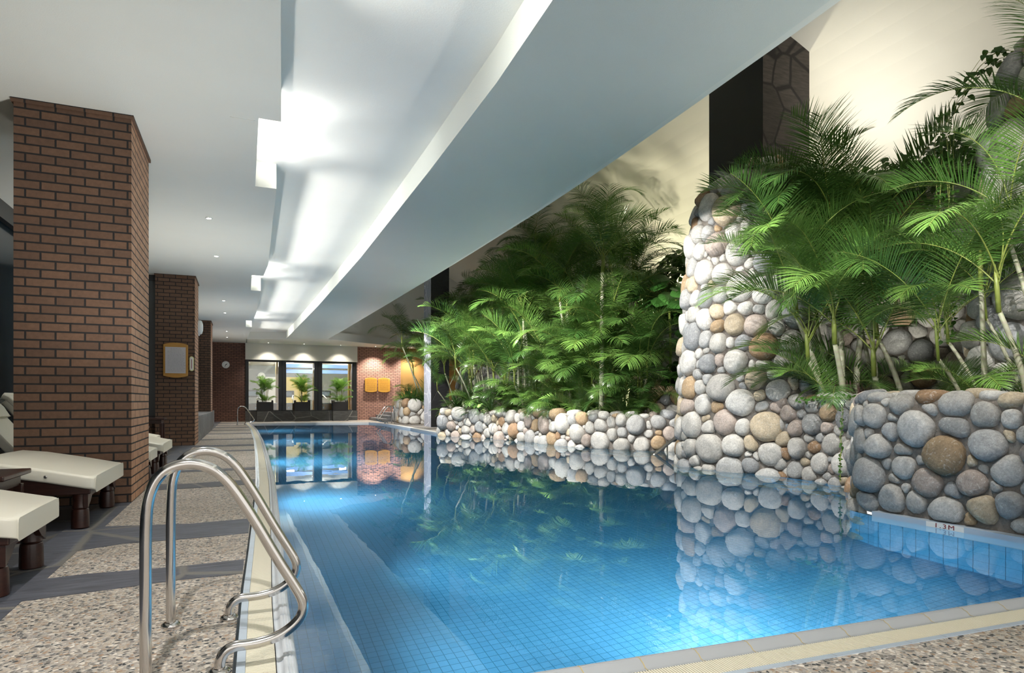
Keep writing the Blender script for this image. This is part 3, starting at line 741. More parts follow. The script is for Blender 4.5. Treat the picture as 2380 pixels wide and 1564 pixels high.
lounger(-1.06, 5.72, 6.95, 'wide white cushioned lounger in front of the nearest brick pillar', .005)
lounger(-1.02, 8.42, 9.12, 'white cushioned lounger just behind the nearest brick pillar', .0)
lounger(-1.02, 9.72, 10.9, 'white cushioned lounger between the first two brick pillars, farther from the nearest pillar')
lounger(-1.34, 11.75, 12.4, 'white cushioned lounger farthest along, near the second brick pillar')

def side_table(x, y, z, w, d, lab):
    e = empty('side_table', (x, y, 0), 0, lab, 'side table', 'dark wooden side tables between loungers')
    m = MB(); m.box(-w, w, -d, d, z - .035, z); m.build('table_top', M['dark_wood'], e, bevel=.008)
    m = MB(); m.box(-w + .05, w - .05, -d + .05, d - .05, z - .11, z - .035); m.build('apron', M['dark_wood'], e)
    for sx in (-w + .06, w - .06):
        for sy in (-d + .06, d - .06):
            m = MB(); m.box(sx - .025, sx + .025, sy - .025, sy + .025, 0, z - .1); m.build('leg', M['dark_wood'], e, bevel=.004)
side_table(-1.68, 5.18, .52, .28, .28, 'dark wooden side table between the two nearest loungers')
side_table(-1.62, 11.3, .60, .22, .22, 'reddish dark wooden table with a rail beyond the nearest brick pillar')
side_table(-1.70, 14.2, .66, .25, .25, 'dark wooden side table beside the second brick pillar')

# ------------------------------------------------------------------ pool ladder rails
RAIL = [(-.30, .0), (-.30, .3), (-.30, .60), (-.285, .685), (-.255, .74), (-.21, .768), (-.15, .775), (-.09, .755), (-.045, .715), (0.0, .65), (.06, .545), (.13, .41), (.19, .305), (.22, .25), (.232, .21), (.222, .17), (.19, .135), (.14, .105), (.08, .092), (.03, .090), (-.01, .092), (-.04, .083), (-.058, .06), (-.064, .03), (-.064, 0)]
def smooth_pts(p_, it=2):
    for _ in range(it):
        q = [p_[0]]
        for a, b in zip(p_[:-1], p_[1:]): q += [tuple(a[i] * .75 + b[i] * .25 for i in range(len(a))), tuple(a[i] * .25 + b[i] * .75 for i in range(len(a)))]
        p_ = q + [p_[-1]]
    return p_
def rail(x, y, mir, lab, k=1, grp='grab rails of the pool ladders'):
    e = empty('ladder_rail', (x, y, 0), math.pi if mir else 0, lab, 'pool ladder rail', grp)
    m = MB(); m.tube([(a * k, 0, b) for a, b in smooth_pts(RAIL)], .0195, 16); m.build('tube', M['steel'], e, smooth=True, angle=60)
    for fx in (-.30, -.064):
        m = MB(); m.lathe([(.038, 0), (.040, .006), (.036, .014), (.026, .02), (.021, .021)], fx * k, 0, 20); m.build('flange', M['steel'], e, smooth=True, angle=50)
rail(-.02, 2.53, False, 'steel pool ladder rail nearest the camera, its post running out of the picture')
rail(.0, 3.14, False, 'steel pool ladder rail second from the camera, both feet on the pebble deck')
rail(.10, 28.3, False, 'thin steel ladder rail on the far left pool corner', 1.22)
rail(.10, 28.9, False, 'thin steel ladder rail at the far left pool corner, mostly behind its twin', 1.22)
rail(5.62, 26.9, True, 'steel ladder rail at the far right pool edge, nearer of the pair below the signs', 1.22)
rail(5.62, 27.5, True, 'steel ladder rail at the far right pool edge, farther of the pair below the signs', 1.22)

# steps beside the small planter
for i in range(3):
    m = MB(); m.box(6.0 + i * .34, 7.64, 29.6 + i * .35, 32.9, i * .14, (i + 1) * .14)
    struct('floor_step', m, M['slate_bench'], 'slate step rising beside the brick wall')

# ------------------------------------------------------------------ slate columns
m = MB(); m.box(-.36, .36, -.5, .5, 0, 8.0)
e = empty('slate_column', (6.89, 23.55, 0), 0, 'tall slate clad column standing on the far pool deck', 'column', kind='structure')
o = m.build('shaft', [M['slate_column_lit'], M['slate_column_shaded']], e)
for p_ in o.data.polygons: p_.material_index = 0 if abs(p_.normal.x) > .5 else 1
m = MB(); m.box(-.58, .58, -.72, .72, 0, 8.0)
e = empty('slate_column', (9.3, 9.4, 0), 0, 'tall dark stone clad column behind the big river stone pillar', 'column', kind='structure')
o = m.build('shaft', [M['column_unlit_face'], M['stone_column']], e)
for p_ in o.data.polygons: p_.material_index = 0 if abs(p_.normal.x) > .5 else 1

# access panel in the ceiling beside the first light slot
ap = empty('access_panel', (.0, 7.72, 3.8), 0, 'flush white access panel in the ceiling beside the first light slot', 'access panel')
m = MB(); m.box(-.13, .10, -.98, .98, -.006, .0); m.build('panel', M['white_plaster'], ap)

# downlights
def downlight(x, y, lab, en=14, spot=100, z=3.8):
    e = empty('downlight', (x, y, z), 0, lab, 'downlight', 'small recessed ceiling downlights')
    m = MB(); prof = [(.052, 0), (.052, -.006), (.038, -.008), (.034, -.002)]
    n_ = 20; vs = [(r_ * math.cos(2 * math.pi * k / n_), r_ * math.sin(2 * math.pi * k / n_), h) for r_, h in prof for k in range(n_)]
    m.add(vs, [(i * n_ + k, i * n_ + (k + 1) % n_, (i + 1) * n_ + (k + 1) % n_, (i + 1) * n_ + k) for i in range(3) for k in range(n_)]); m.build('trim_ring', M['white_plastic'], e, smooth=True)
    m = MB(); m.add([(.034 * math.cos(2 * math.pi * k / n_), .034 * math.sin(2 * math.pi * k / n_), -.003) for k in range(n_)], [tuple(range(n_ - 1, -1, -1))]); m.build('lens', M['lamp_lens'], e)
    ld = bpy.data.lights.new('downlight_beam', 'SPOT'); ld.energy = en; ld.spot_size = R(spot); ld.spot_blend = .7; ld.color = (1, .93, .82); ld.shadow_soft_size = .03
    lo = bpy.data.objects.new('downlight_beam', ld); col.objects.link(lo); lo.parent = e; lo.location = (0, 0, -.02)
    return e
DECK = ['nearest of the row over the lounger deck', 'second of the row over the lounger deck', 'third of the row over the lounger deck', 'fourth of the row over the lounger deck', 'fifth of the row over the lounger deck', 'last of the row over the lounger deck']
for (x, y), d in zip([(-.5, 10.62), (-.5, 13.35), (-.53, 19.2), (-.57, 21.85), (-.65, 27.6), (-.7, 30.2)], DECK): downlight(x, y, 'small recessed ceiling downlight, ' + d, 150)
for (x, y), d in zip([(1.06, 32.2), (2.7, 32.2), (4.45, 32.2), (6.2, 32.25), (8.1, 32.3)], ['above the left end window', 'above the middle end window', 'above the right end window', 'above the orange wooden signs', 'above the ochre wall']): downlight(x, y, 'small recessed ceiling downlight ' + d, 110 if x < 5 else 480, 110)
# ------------------------------------------------------------------ river stone masonry
def catmull(pts, step):
    P_ = [np.array(p, float) for p in pts]; P_ = [2 * P_[0] - P_[1]] + P_ + [2 * P_[-1] - P_[-2]]
    out = []
    for i in range(1, len(P_) - 2):
        a, b, c_, d = P_[i - 1:i + 3]; n_ = max(2, int(np.linalg.norm(c_ - b) / step))
        for k in range(n_):
            t = k / n_
            out.append(.5 * ((2 * b) + (c_ - a) * t + (2 * a - 5 * b + 4 * c_ - d) * t * t + (3 * b - a - 3 * c_ + d) * t ** 3))
    out.append(P_[-2]); return np.array(out)

class Surf:
    """vertical masonry surface: plan path (outside on the left of travel) x profile of (inward offset, z)"""
    def __init__(s, path, prof, step=.05, smooth=True):
        p = catmull(path, step) if smooth else np.array(path, float)
        d = np.linalg.norm(np.diff(p, axis=0), axis=1); s.L = np.concatenate([[0], np.cumsum(d)])
        t = np.gradient(p, axis=0); t /= np.linalg.norm(t, axis=1)[:, None]
        k = 5; tp = np.pad(t, ((k, k), (0, 0)), 'edge'); t = sum(tp[i:i + len(t)] for i in range(2 * k + 1)); t /= np.linalg.norm(t, axis=1)[:, None]
        s.p = p; s.nn = np.stack([-t[:, 1], t[:, 0]], 1)
        pr = np.array(prof, float); d = np.linalg.norm(np.diff(pr, axis=0), axis=1); s.T = np.concatenate([[0], np.cumsum(d)]); s.pr = pr
        tt = np.gradient(pr, s.T, axis=0); s.tt = tt / np.linalg.norm(tt, axis=1)[:, None]
    def __call__(s, u, v, h=0):
        f = lambda a: np.interp(u, s.L, a)
        px, py, nx, ny = f(s.p[:, 0]), f(s.p[:, 1]), f(s.nn[:, 0]), f(s.nn[:, 1])
        g = lambda a: np.interp(v, s.T, a)
        off, z, to, tz = g(s.pr[:, 0]), g(s.pr[:, 1]), g(s.tt[:, 0]), g(s.tt[:, 1])
        return np.stack([px - nx * off + nx * tz * h, py - ny * off + ny * tz * h, z + to * h], -1)

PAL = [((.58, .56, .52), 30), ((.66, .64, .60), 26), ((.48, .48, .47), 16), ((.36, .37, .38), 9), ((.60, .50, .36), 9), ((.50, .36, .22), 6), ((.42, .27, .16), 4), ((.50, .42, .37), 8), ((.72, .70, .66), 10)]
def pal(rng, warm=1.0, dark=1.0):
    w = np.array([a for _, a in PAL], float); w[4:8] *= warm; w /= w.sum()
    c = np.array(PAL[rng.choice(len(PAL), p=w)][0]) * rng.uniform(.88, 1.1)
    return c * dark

def pack(L, T, r0, rng, t0=0.0, tries=2600, aspect=1.12):
    S = np.zeros((0, 3))
    area = L * (T - t0)
    for lo, hi, mult in ((1.25, 1.6, .1), (.95, 1.25, 1.4), (.75, .95, 3), (.55, .75, 5), (.36, .55, 5)):
        for _ in range(int(min(6000, tries * mult * area / (r0 * r0) / 2500)) + 5):
            r = r0 * rng.uniform(lo, hi); x = rng.uniform(0, L); y = rng.uniform(t0 + r * .5, T - r * .35)
            if len(S):
                d = np.hypot((S[:, 0] - x) / aspect, S[:, 1] - y)
                if (d < (S[:, 2] + r) * .745).any(): continue
            S = np.vstack([S, [x, y, r]])
    return S

def stonework(name_parent, surf, r0, seed, t0=0.0, keep=None, warm=1.0, dark=1.0, height=.42, gap=.014, mortar_h=.0, floor_at=None):
    rng = np.random.default_rng(seed); L, T = surf.L[-1], surf.T[-1]
    S = pack(L, T, r0, rng, t0)
    fl = (lambda u: t0) if floor_at is None else floor_at
    S = S[[b > fl(a) + .25 * r for a, b, r in S]]
    if keep is not None: S = S[[keep(*surf(a, b), a) for a, b, _ in S]]
    K = 18; th = np.linspace(0, 2 * math.pi, K, endpoint=False); cs, sn = np.cos(th), np.sin(th)
    rho = np.array([1.0, 1.0, .93, .78, .54, .27]); hh = np.array([-.12, .15, .52, .82, .96, 1.0])
    V, Fc, C = [], [], []; b = 0
    for i, (x, y, r) in enumerate(S):
        dx, dy = S[:, 0] - x, S[:, 1] - y; dist = np.hypot(dx, dy)
        nb = np.where((dist < (S[:, 2] + r) * 2.3) & (dist > 0))[0]
        inv = np.zeros(K)
        p = 9.0
        for j in nb:
            q = (dist[j] ** 2 + r * r - S[j, 2] ** 2) / (2 * dist[j]) - gap / 2
            q = max(q, r * .45)
            inv += np.maximum(0, (cs * dx[j] + sn * dy[j]) / dist[j] / q) ** p
        inv += (1 / (1.6 * r)) ** p
        for nx_, ny_, q in ((0, 1, T - y), (0, -1, y - fl(x))):
            q = max(q - .004, r * .3); inv += np.maximum(0, (cs * nx_ + sn * ny_) / q) ** p
        rad = inv ** (-1 / p) * (1 + .03 * rng.standard_normal() * np.cos(2 * th + rng.uniform(0, 6)))
        rr = (rad + np.roll(rad, 1) + np.roll(rad, -1)) / 3
        mr = rr.mean(); h = height * mr * 2 * rng.uniform(.55, .95)
        h = min(h, .16)
        tx, ty = rng.uniform(-.3, .3, 2); ox, oy = rng.uniform(-.12, .12, 2) * mr
        U = x + rho[:, None] * rr[None] * cs[None] + (1 - rho[:, None]) * ox; Vv = y + rho[:, None] * rr[None] * sn[None] + (1 - rho[:, None]) * oy
        Hh = h * hh[:, None] * (1 + (tx * rho[:, None] * cs + ty * rho[:, None] * sn) * .7) + rng.uniform(-.006, .006)
        U = np.append(U.ravel(), x + ox); Vv = np.append(Vv.ravel(), y + oy); Hh = np.append(Hh.ravel(), h * 1.0)
        P_ = surf(U, np.clip(Vv, -0.02, T), Hh)
        V.append(P_); n_ = len(P_)
        for q in range(5):
            for k in range(K):
                Fc.append((b + q * K + k, b + q * K + (k + 1) % K, b + (q + 1) * K + (k + 1) % K, b + (q + 1) * K + k))
        for k in range(K): Fc.append((b + 5 * K + k, b + 5 * K + (k + 1) % K, b + 6 * K))
        c = pal(rng, warm, dark); C.append(np.tile(c, (n_, 1))); b += n_
    V = np.concatenate(V); C = np.concatenate(C)
    me = bpy.data.meshes.new('stones'); me.from_pydata(V.tolist(), [], Fc)
    # orient outward
    at = me.color_attributes.new('Col', 'FLOAT_COLOR', 'POINT'); a = np.ones((len(V), 4), np.float32); a[:, :3] = C; at.data.foreach_set('color', a.ravel())
    me.polygons.foreach_set('use_smooth', [True] * len(Fc)); me.materials.append(M['river_stone']); me.flip_normals(); me.update()
    o = bpy.data.objects.new('stones', me); col.objects.link(o); o.parent = name_parent
    # mortar bed
    us = np.linspace(0, L, max(2, int(L / .06))); vs_ = np.unique(np.concatenate([surf.T, np.linspace(0, T, max(2, int(T / .1)))]))
    G = surf(*[q.ravel() for q in np.meshgrid(us, vs_)], mortar_h)
    nu = len(us); fs = []
    for j in range(len(vs_) - 1):
        for i in range(nu - 1):
            k = j * nu + i
            if keep is not None and not keep(*G[k], us[i]): continue
            fs.append((k, k + nu, k + nu + 1, k + 1))
    me = bpy.data.meshes.new('mortar'); me.from_pydata(G.tolist(), [], fs); me.materials.append(M['mortar']); me.update()
    o = bpy.data.objects.new('mortar', me); col.objects.link(o); o.parent = name_parent
    return S

def lowprof(z0, z1, cap=.28, batter=0.03, rnd=.05):
    zt = z1 - z0
    return [(0, z0)] + [(batter * k / 6 * zt, z0 + (zt - rnd) * k / 6) for k in range(1, 7)] + [(batter * zt + rnd * .35, z1 - rnd * .3), (batter * zt + rnd, z1), (batter * zt + rnd + cap, z1)]

# near planter: low wall running along the pool
WALLA = [(5.36, 1.0), (5.36, 2.0), (5.36, 3.0), (5.36, 3.9), (5.42, 4.22), (5.78, 4.52), (6.45, 5.05), (6.80, 5.45), (6.92, 6.0), (6.90, 6.6), (6.95, 6.95)]
e = empty('stone_planter', (0, 0, 0), 0, 'low river stone planter wall with large grey boulders, nearest at the right edge', 'stone planter')
sA = Surf(WALLA, lowprof(-1.3, 1.02, .3))
s_c = float(np.interp(4.12, sA.p[:, 1], sA.L))
stonework(e, sA, .125, 14, floor_at=lambda u: 1.3 - .02 + .012 if u < s_c - .12 else 0.0, keep=lambda x, y, z, s: z > -.035 or (y > 4.15), warm=1.3, dark=.70)  # dark factor puts the weaker light on this wall into the stone colour
m = MB(); m.prism([(5.6, .5), (5.6, 4.1), (6.1, 4.6), (7.05, 5.5), (7.1, 6.9), (9.2, 7.5), (9.4, 4.6), (8.2, .5)], .3, .93); m.build('soil', M['soil'], e)

# big pier
PIER = [(8.6, 7.3), (7.95, 6.78), (7.3, 6.42), (6.93, 6.62), (6.72, 7.2), (6.58, 7.85), (6.68, 8.42), (7.1, 8.9), (7.8, 9.25), (8.7, 9.5)]
e = empty('stone_pillar', (0, 0, 0), 0, 'massive brightly lit river stone pillar rising from the water', 'stone pillar')
pr = [(0, -1.3), (0, 0), (.02, .6), (.05, 1.2), (.09, 2.0), (.14, 2.8), (.19, 3.5), (.23, 4.0), (.30, 4.25), (.45, 4.45), (.70, 4.58), (1.0, 4.62)]
stonework(e, Surf(PIER, pr), .165, 23, warm=1.0)
m = MB(); m.prism([(7.3, 7.2), (7.2, 8.1), (8.0, 8.8), (9.8, 9.3), (9.8, 7.6), (8.5, 7.3)], 3.9, 4.5); m.build('soil', M['soil'], e)

# pier at the right edge
PIER2 = [(7.5, .5), (7.38, 2.0), (7.34, 3.2), (7.36, 4.0), (7.62, 4.52), (8.2, 4.75), (9.2, 4.9)]
e = empty('stone_pillar', (0, 0, 0), 0, 'tall river stone pillar at the right edge behind the palms, dark at its top', 'stone pillar')
pr = [(0, .8), (.05, 1.6), (.12, 2.5), (.2, 3.4), (.27, 4.1), (.34, 4.5), (.5, 4.9), (.85, 5.15), (1.3, 5.2)]
stonework(e, Surf(PIER2, pr), .19, 31, warm=.5)
# wall between the piers
e = empty('stone_wall', (0, 0, 0), 0, 'shaded river stone wall between the two stone pillars, overgrown by palms', 'stone wall', kind='structure')
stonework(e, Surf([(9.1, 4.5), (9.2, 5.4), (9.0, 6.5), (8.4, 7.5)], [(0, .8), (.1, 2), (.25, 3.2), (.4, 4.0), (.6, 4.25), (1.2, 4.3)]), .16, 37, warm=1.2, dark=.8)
# planter on the far side of the pool
e = empty('stone_planter', (0, 0, 0), 0, 'long curving river stone planter rising from the water below the palm row', 'stone planter')
stonework(e, Surf(PL1, lowprof(-1.6, .67, .3, .02)), .165, 43, warm=1.25, dark=.92)
m = MB(); m.prism([(9.6, 10.9), (8.7, 11.0), (8.1, 11.3), (7.7, 12.0), (7.3, 13), (7.05, 14.6), (6.9, 15.8), (6.6, 17), (6.0, 18), (6.0, 18.5), (9.0, 18.9), (10.4, 12)], .2, .60); m.build('soil', M['soil'], e)
e = empty('stone_planter', (0, 0, 0), 0, 'short raised tier of tan river stones behind the steel handrail', 'stone planter')
stonework(e, Surf([(10.2, 10.9), (9.5, 10.98), (9.02, 11.25), (8.7, 11.75), (8.6, 12.3), (8.8, 12.9)], lowprof(.2, 1.25, .3, .03)), .16, 47, warm=1.8, dark=.9)
m = MB(); m.prism([(10.4, 11.2), (9.3, 11.4), (8.95, 12.0), (9.0, 12.8), (10.2, 13)], .9, 1.2); m.build('soil', M['soil'], e)
# rock bank behind
e = empty('stone_wall', (0, 0, 0), 0, 'dark boulder bank behind the palms, seen left of the bright stone pillar', 'stone wall', kind='structure')
BANK = [(8.6, 9.4), (9.8, 9.8), (10.6, 10.6), (10.3, 11.6), (9.9, 12.5), (9.5, 13.8), (9.1, 15.5), (8.7, 17.5), (8.4, 20), (8.1, 22.5), (8.0, 25)]
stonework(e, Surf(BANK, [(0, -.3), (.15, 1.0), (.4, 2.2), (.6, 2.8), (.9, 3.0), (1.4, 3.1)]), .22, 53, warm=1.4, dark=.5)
m = MB(); m.add([(9.9, 9.6, 2.95), (12.3, 9.0, 3.0), (12.3, 26, 3.2), (9.0, 26, 2.95), (9.8, 17, 2.95), (10.9, 12, 2.95)], [(0, 1, 2, 3, 4, 5)]); m.build('soil', M['soil'], e)
# small planter at the far side
e = empty('stone_planter', (0, 0, 0), 0, 'small round-cornered river stone planter beside the slate column at the far end', 'stone planter')
stonework(e, Surf([(9.5, 25.7), (8.3, 25.8), (7.0, 25.92), (6.42, 26.05), (6.3, 26.5), (6.42, 27.6), (6.55, 28.6), (6.6, 29.6)], lowprof(0, .95, .25, .02)), .21, 59, warm=1.2)
m = MB(); m.prism([(9.5, 26), (6.6, 26.3), (6.8, 29.6), (9.5, 30)], .3, .85); m.build('soil', M['soil'], e)

# stainless handrail into the alcove
e = empty('alcove_handrail', (0, 0, 0), 0, 'slanting steel handrail beside the stone pillar, rising out of the water', 'handrail')
m = MB(); m.tube([(7.40, 10.2, -.09), (7.44, 10.2, -.06), (8.34, 10.2, .52), (8.8, 10.2, .81)], .03, 12); m.build('tube', M['steel_dull'], e, smooth=True)
m = MB(); m.tube([(7.74, 10.2, -1.2), (7.74, 10.2, .12)], .016, 10); m.build('post', M['steel_dull'], e, smooth=True)
# ------------------------------------------------------------------ plants
def frond_mesh(seed, L=1.8, a0=12, a1=105, nl=42, ll=.42, lw=.021, up=.45, start=.2, droop=.75, petiole_r=.011, power=1.4):
    rng = random.Random(seed); m = MB(); m.smooth = True
    N = 26; pts = []; p = Vector((0, 0, 0)); tang = []
    side = rng.uniform(-.25, .25)
    for i in range(N + 1):
        u = i / N; a = R(a0 + (a1 - a0) * u ** power)
        t = Vector((math.sin(a), side * u * .5, math.cos(a))).normalized(); pts.append(p.copy()); tang.append(t); p = p + t * (L / N)
    m.tube(pts, [petiole_r * (1 - .8 * i / N) for i in range(N + 1)], 5, 1, cap=False)
    def at(u):
        x = u * N; i = min(int(x), N - 1); f_ = x - i
        return pts[i].lerp(pts[i + 1], f_), tang[i].lerp(tang[i + 1], f_).normalized()
    for i in range(nl):
        u = start + (1 - start) * (i + .5) / nl
        for s in (-1, 1):
            uu = min(.995, u + rng.uniform(-.006, .006)); o, t = at(uu)
            y = Vector((0, 1, 0)); nrm = t.cross(y).normalized(); nrm = -nrm if nrm.z < 0 and t.x > 0 else nrm
            nrm = Vector((-t.z, 0, t.x)) if abs(t.x) + abs(t.z) > .1 else Vector((0, 0, 1))
            nrm.normalize()
            k = (uu - start) / (1 - start)
            ln = ll * (.55 + .75 * math.sin(math.pi * min(1, .12 + k * .80)) ** 1.0) * rng.uniform(.88, 1.1) * (1 if k < .8 else 1 - (k - .8) * 2.2)
            fwd = .35 + .75 * k
            d = (y * s * (1.0 - .3 * k) + t * fwd + nrm * up * rng.uniform(.7, 1.2)).normalized()
            segs = 4; q = o.copy(); w = lw * (1 - .35 * k) * rng.uniform(.85, 1.15); vs = []
            wd = d.cross(nrm).normalized()
            wd = (t - d * t.dot(d)).normalized()
            for j in range(segs + 1):
                f_ = j / segs; ww = w * (.45, 1.0, .95, .62, .04)[j] * .5
                vs += [q - wd * ww, q + wd * ww]
                if j < segs:
                    d = (d + Vector((0, 0, -1)) * droop * (.16 + .25 * f_)).normalized(); q = q + d * (ln / segs)
            m.add(vs, [(2 * j, 2 * j + 1, 2 * j + 3, 2 * j + 2) for j in range(segs)], 0)
    return m.mesh('frond', [M['palm_leaf'], M['petiole']])
FR = [frond_mesh(1, 1.7, 8, 80), frond_mesh(9, 1.7, 4, 95, up=.55, power=2.0), frond_mesh(2, 1.9, 15, 115), frond_mesh(3, 1.6, 20, 130, droop=.8), frond_mesh(4, 2.0, 10, 95, up=.6), frond_mesh(5, 1.5, 25, 105, droop=.4), frond_mesh(6, 1.8, 12, 140, power=1.8, droop=.7), frond_mesh(7, 1.7, 5, 60, up=.7, droop=.3), frond_mesh(8, 1.9, 18, 122, up=.3, droop=.9)]
FS = [frond_mesh(11, 1.0, 4, 60, nl=22, ll=.30, lw=.03, petiole_r=.006, droop=.4), frond_mesh(12, 1.0, 10, 85, nl=22, ll=.28, lw=.03, petiole_r=.006, droop=.4), frond_mesh(13, .9, 14, 105, nl=20, ll=.28, lw=.03, petiole_r=.006, droop=.4)]
for me in FS: me.materials[0] = M['potted_leaf']
FBIG = [frond_mesh(21, 2.0, 8, 75, nl=60, ll=.46, lw=.019, up=.5, droop=.35), frond_mesh(22, 2.1, 15, 110, nl=60, ll=.46, lw=.019, up=.4, droop=.5), frond_mesh(23, 1.9, 22, 128, nl=58, ll=.44, lw=.018, up=.35, droop=.7), frond_mesh(24, 1.8, 12, 100, nl=56, ll=.42, lw=.018, up=.6, droop=.4)]
FD = frond_mesh(31, 1.9, 5, 30, nl=54, ll=.34, lw=.022, up=.9, droop=.12)   # young upright spear

def add_frond(e, me, base, az, tilt=0.0, scale=1.0, roll=0.0):
    o = bpy.data.objects.new('frond', me); col.objects.link(o); o.parent = e
    o.matrix_local = Matrix.Translation(base) @ Matrix.Rotation(az, 4, 'Z') @ Matrix.Rotation(tilt, 4, 'Y') @ Matrix.Rotation(roll, 4, 'X') @ Matrix.Scale(scale, 4)
    return o
def palm(loc, label, seed, stems, base_fr=6, fr=FR, sc=1.0, cat='palm', name='areca_palm', group='areca palms in the stone planters', bias=None, cane_r=.022, root=False):
    """stems: (dx, dy, height, lean azimuth deg, lean amount, number of fronds)"""
    rng = random.Random(seed); e = empty(name, loc, 0, label, cat, group)
    for dx, dy, h, la, ln, nf in stems:
        a = R(la); pts = []
        for k in range(7):
            f_ = k / 6; pts.append(Vector((dx + math.cos(a) * ln * f_ ** 1.5, dy + math.sin(a) * ln * f_ ** 1.5, -.06 + (h + .06) * f_)))
        r = cane_r * rng.uniform(.85, 1.2) * (1 + h * .12)
        m = MB(); m.tube(pts, [r * (1.25 - .4 * k / 6) for k in range(7)], 9); m.build('cane', M['cane'], e, smooth=True)
        m = MB(); top = pts[-1]; m.tube([top - Vector((0, 0, .02)), top + Vector((math.cos(a) * .02, math.sin(a) * .02, .22)), top + Vector((math.cos(a) * .04, math.sin(a) * .04, .42))], [r * .95, r * .9, r * .3], 8); m.build('crown_shaft', M['petiole'], e, smooth=True)
        az0 = rng.uniform(0, 6.28)
        for k in range(nf):
            az = az0 + k * 2.4 + rng.uniform(-.3, .3)
            if bias is not None and rng.random() < .45: az = R(bias) + rng.uniform(-.9, .9)
            f_ = k / max(1, nf - 1)
            add_frond(e, rng.choice(fr), top + Vector((0, 0, .22 + .15 * (1 - f_))), az, R(-4 + 26 * f_ + rng.uniform(-6, 8)), sc * rng.uniform(.85, 1.12), rng.uniform(-.35, .35))
    for k in range(base_fr):
        az = rng.uniform(0, 6.28); rad = rng.uniform(.02, .18)
        if bias is not None and rng.random() < .6: az = R(bias) + rng.uniform(-1.0, 1.0)
        add_frond(e, rng.choice(fr), Vector((math.cos(az) * rad, math.sin(az) * rad, 0)), az, R(rng.uniform(0, 28)), sc * rng.uniform(.6, .9), rng.uniform(-.4, .4))
    if root:
        m = MB(); rr = random.Random(seed + 9)
        for k in range(150):
            a = rr.uniform(0, 6.28); r1 = rr.uniform(.06, .26); r2 = r1 + rr.uniform(.03, .12); x, y = math.cos(a), math.sin(a)
            m.tube([(x * r1, y * r1, rr.uniform(.1, .34)), (x * (r1 + r2) / 2, y * (r1 + r2) / 2, .12), (x * r2, y * r2, -.03)], .006, 4, cap=False)
        m.build('root_mass', M['root_fibre'], e)
    return e

def stems(seed, n, h0, h1, spread, lean=.4, nf=(4, 6), bias=None):
    rng = random.Random(seed); out = []
    for i in range(n):
        a = rng.uniform(0, 360); r = spread * math.sqrt(rng.random())
        la = a if bias is None or rng.random() < .4 else bias + rng.uniform(-50, 50)
        out.append((r * math.cos(R(a)), r * math.sin(R(a)), rng.uniform(h0, h1), la, lean * rng.uniform(.4, 1.2), rng.randint(*nf)))
    return out

# far planter: a dense row of areca clumps (from the far left end to the handrail)
palm((6.6, 17.6, .6), 'areca palm at the left end of the curving planter, fronds hanging over the slate column', 101, stems(1, 6, 0.5, 3.0, .35, .8, bias=200), 9, bias=200)
palm((7.5, 17.0, .6), 'tall areca palm second from the left end of the curving planter', 102, stems(2, 6, 1.3, 3.6, .4, .7, bias=190), 8, bias=200)
palm((7.35, 15.6, .6), 'areca palm third from the left in the curving planter, low arching fronds', 103, stems(3, 7, 0.3, 3.0, .5, .6, bias=210), 10, bias=210)
palm((8.3, 15.2, .6), 'tall areca palm behind the third clump of the curving planter', 104, stems(4, 5, 2.4, 3.9, .4, .5), 2, bias=200)
palm((7.75, 14.1, .6), 'areca palm with pale canes in the middle of the curving planter', 105, stems(5, 8, 0.3, 3.0, .4, .5, bias=220), 10, bias=220)
palm((8.7, 13.6, .6), 'areca palm with long pale stems behind the middle of the curving planter', 106, stems(6, 5, 2.2, 3.6, .35, .5), 3)
palm((8.1, 12.9, .6), 'areca palm lit from below right of the middle of the curving planter', 107, stems(7, 9, 0.2, 2.0, .35, .5, bias=230), 11, bias=230, root=True)
palm((8.55, 12.2, .6), 'areca palm at the right end of the curving planter beside the raised stone tier', 108, stems(8, 7, 0.15, 1.2, .3, .5, bias=250), 11, bias=240, root=True)
palm((7.2, 16.3, .6), 'low areca palm between the second and third clumps of the curving planter', 109, stems(9, 5, .3, 1.0, .3, .5, bias=200), 9, bias=200)
palm((7.95, 13.5, .6), 'low bright areca palm beside the glowing base light of the curving planter', 110, stems(10, 6, .3, 1.2, .3, .4, bias=215), 10, bias=215)
for i, (x, y, lab) in enumerate([(6.95, 16.2, 'low stemless palm clump beside the dark red plant on the curving planter'), (7.1, 15.0, 'low stemless palm clump, second from the left along the curving planter rim'), (7.3, 14.0, 'low stemless palm clump at the middle of the curving planter rim'), (7.45, 13.1, 'low stemless palm clump left of the tall slender trunk'), (7.95, 11.95, 'low stemless palm clump right of the tall slender trunk')]):
    palm((x, y, .6), lab, 200 + i, [(0, 0, .15, 0, .02, 3)], 13, sc=.72, bias=215, name='low_palm', cat='palm', group='low palm clumps along the curving planter rim')
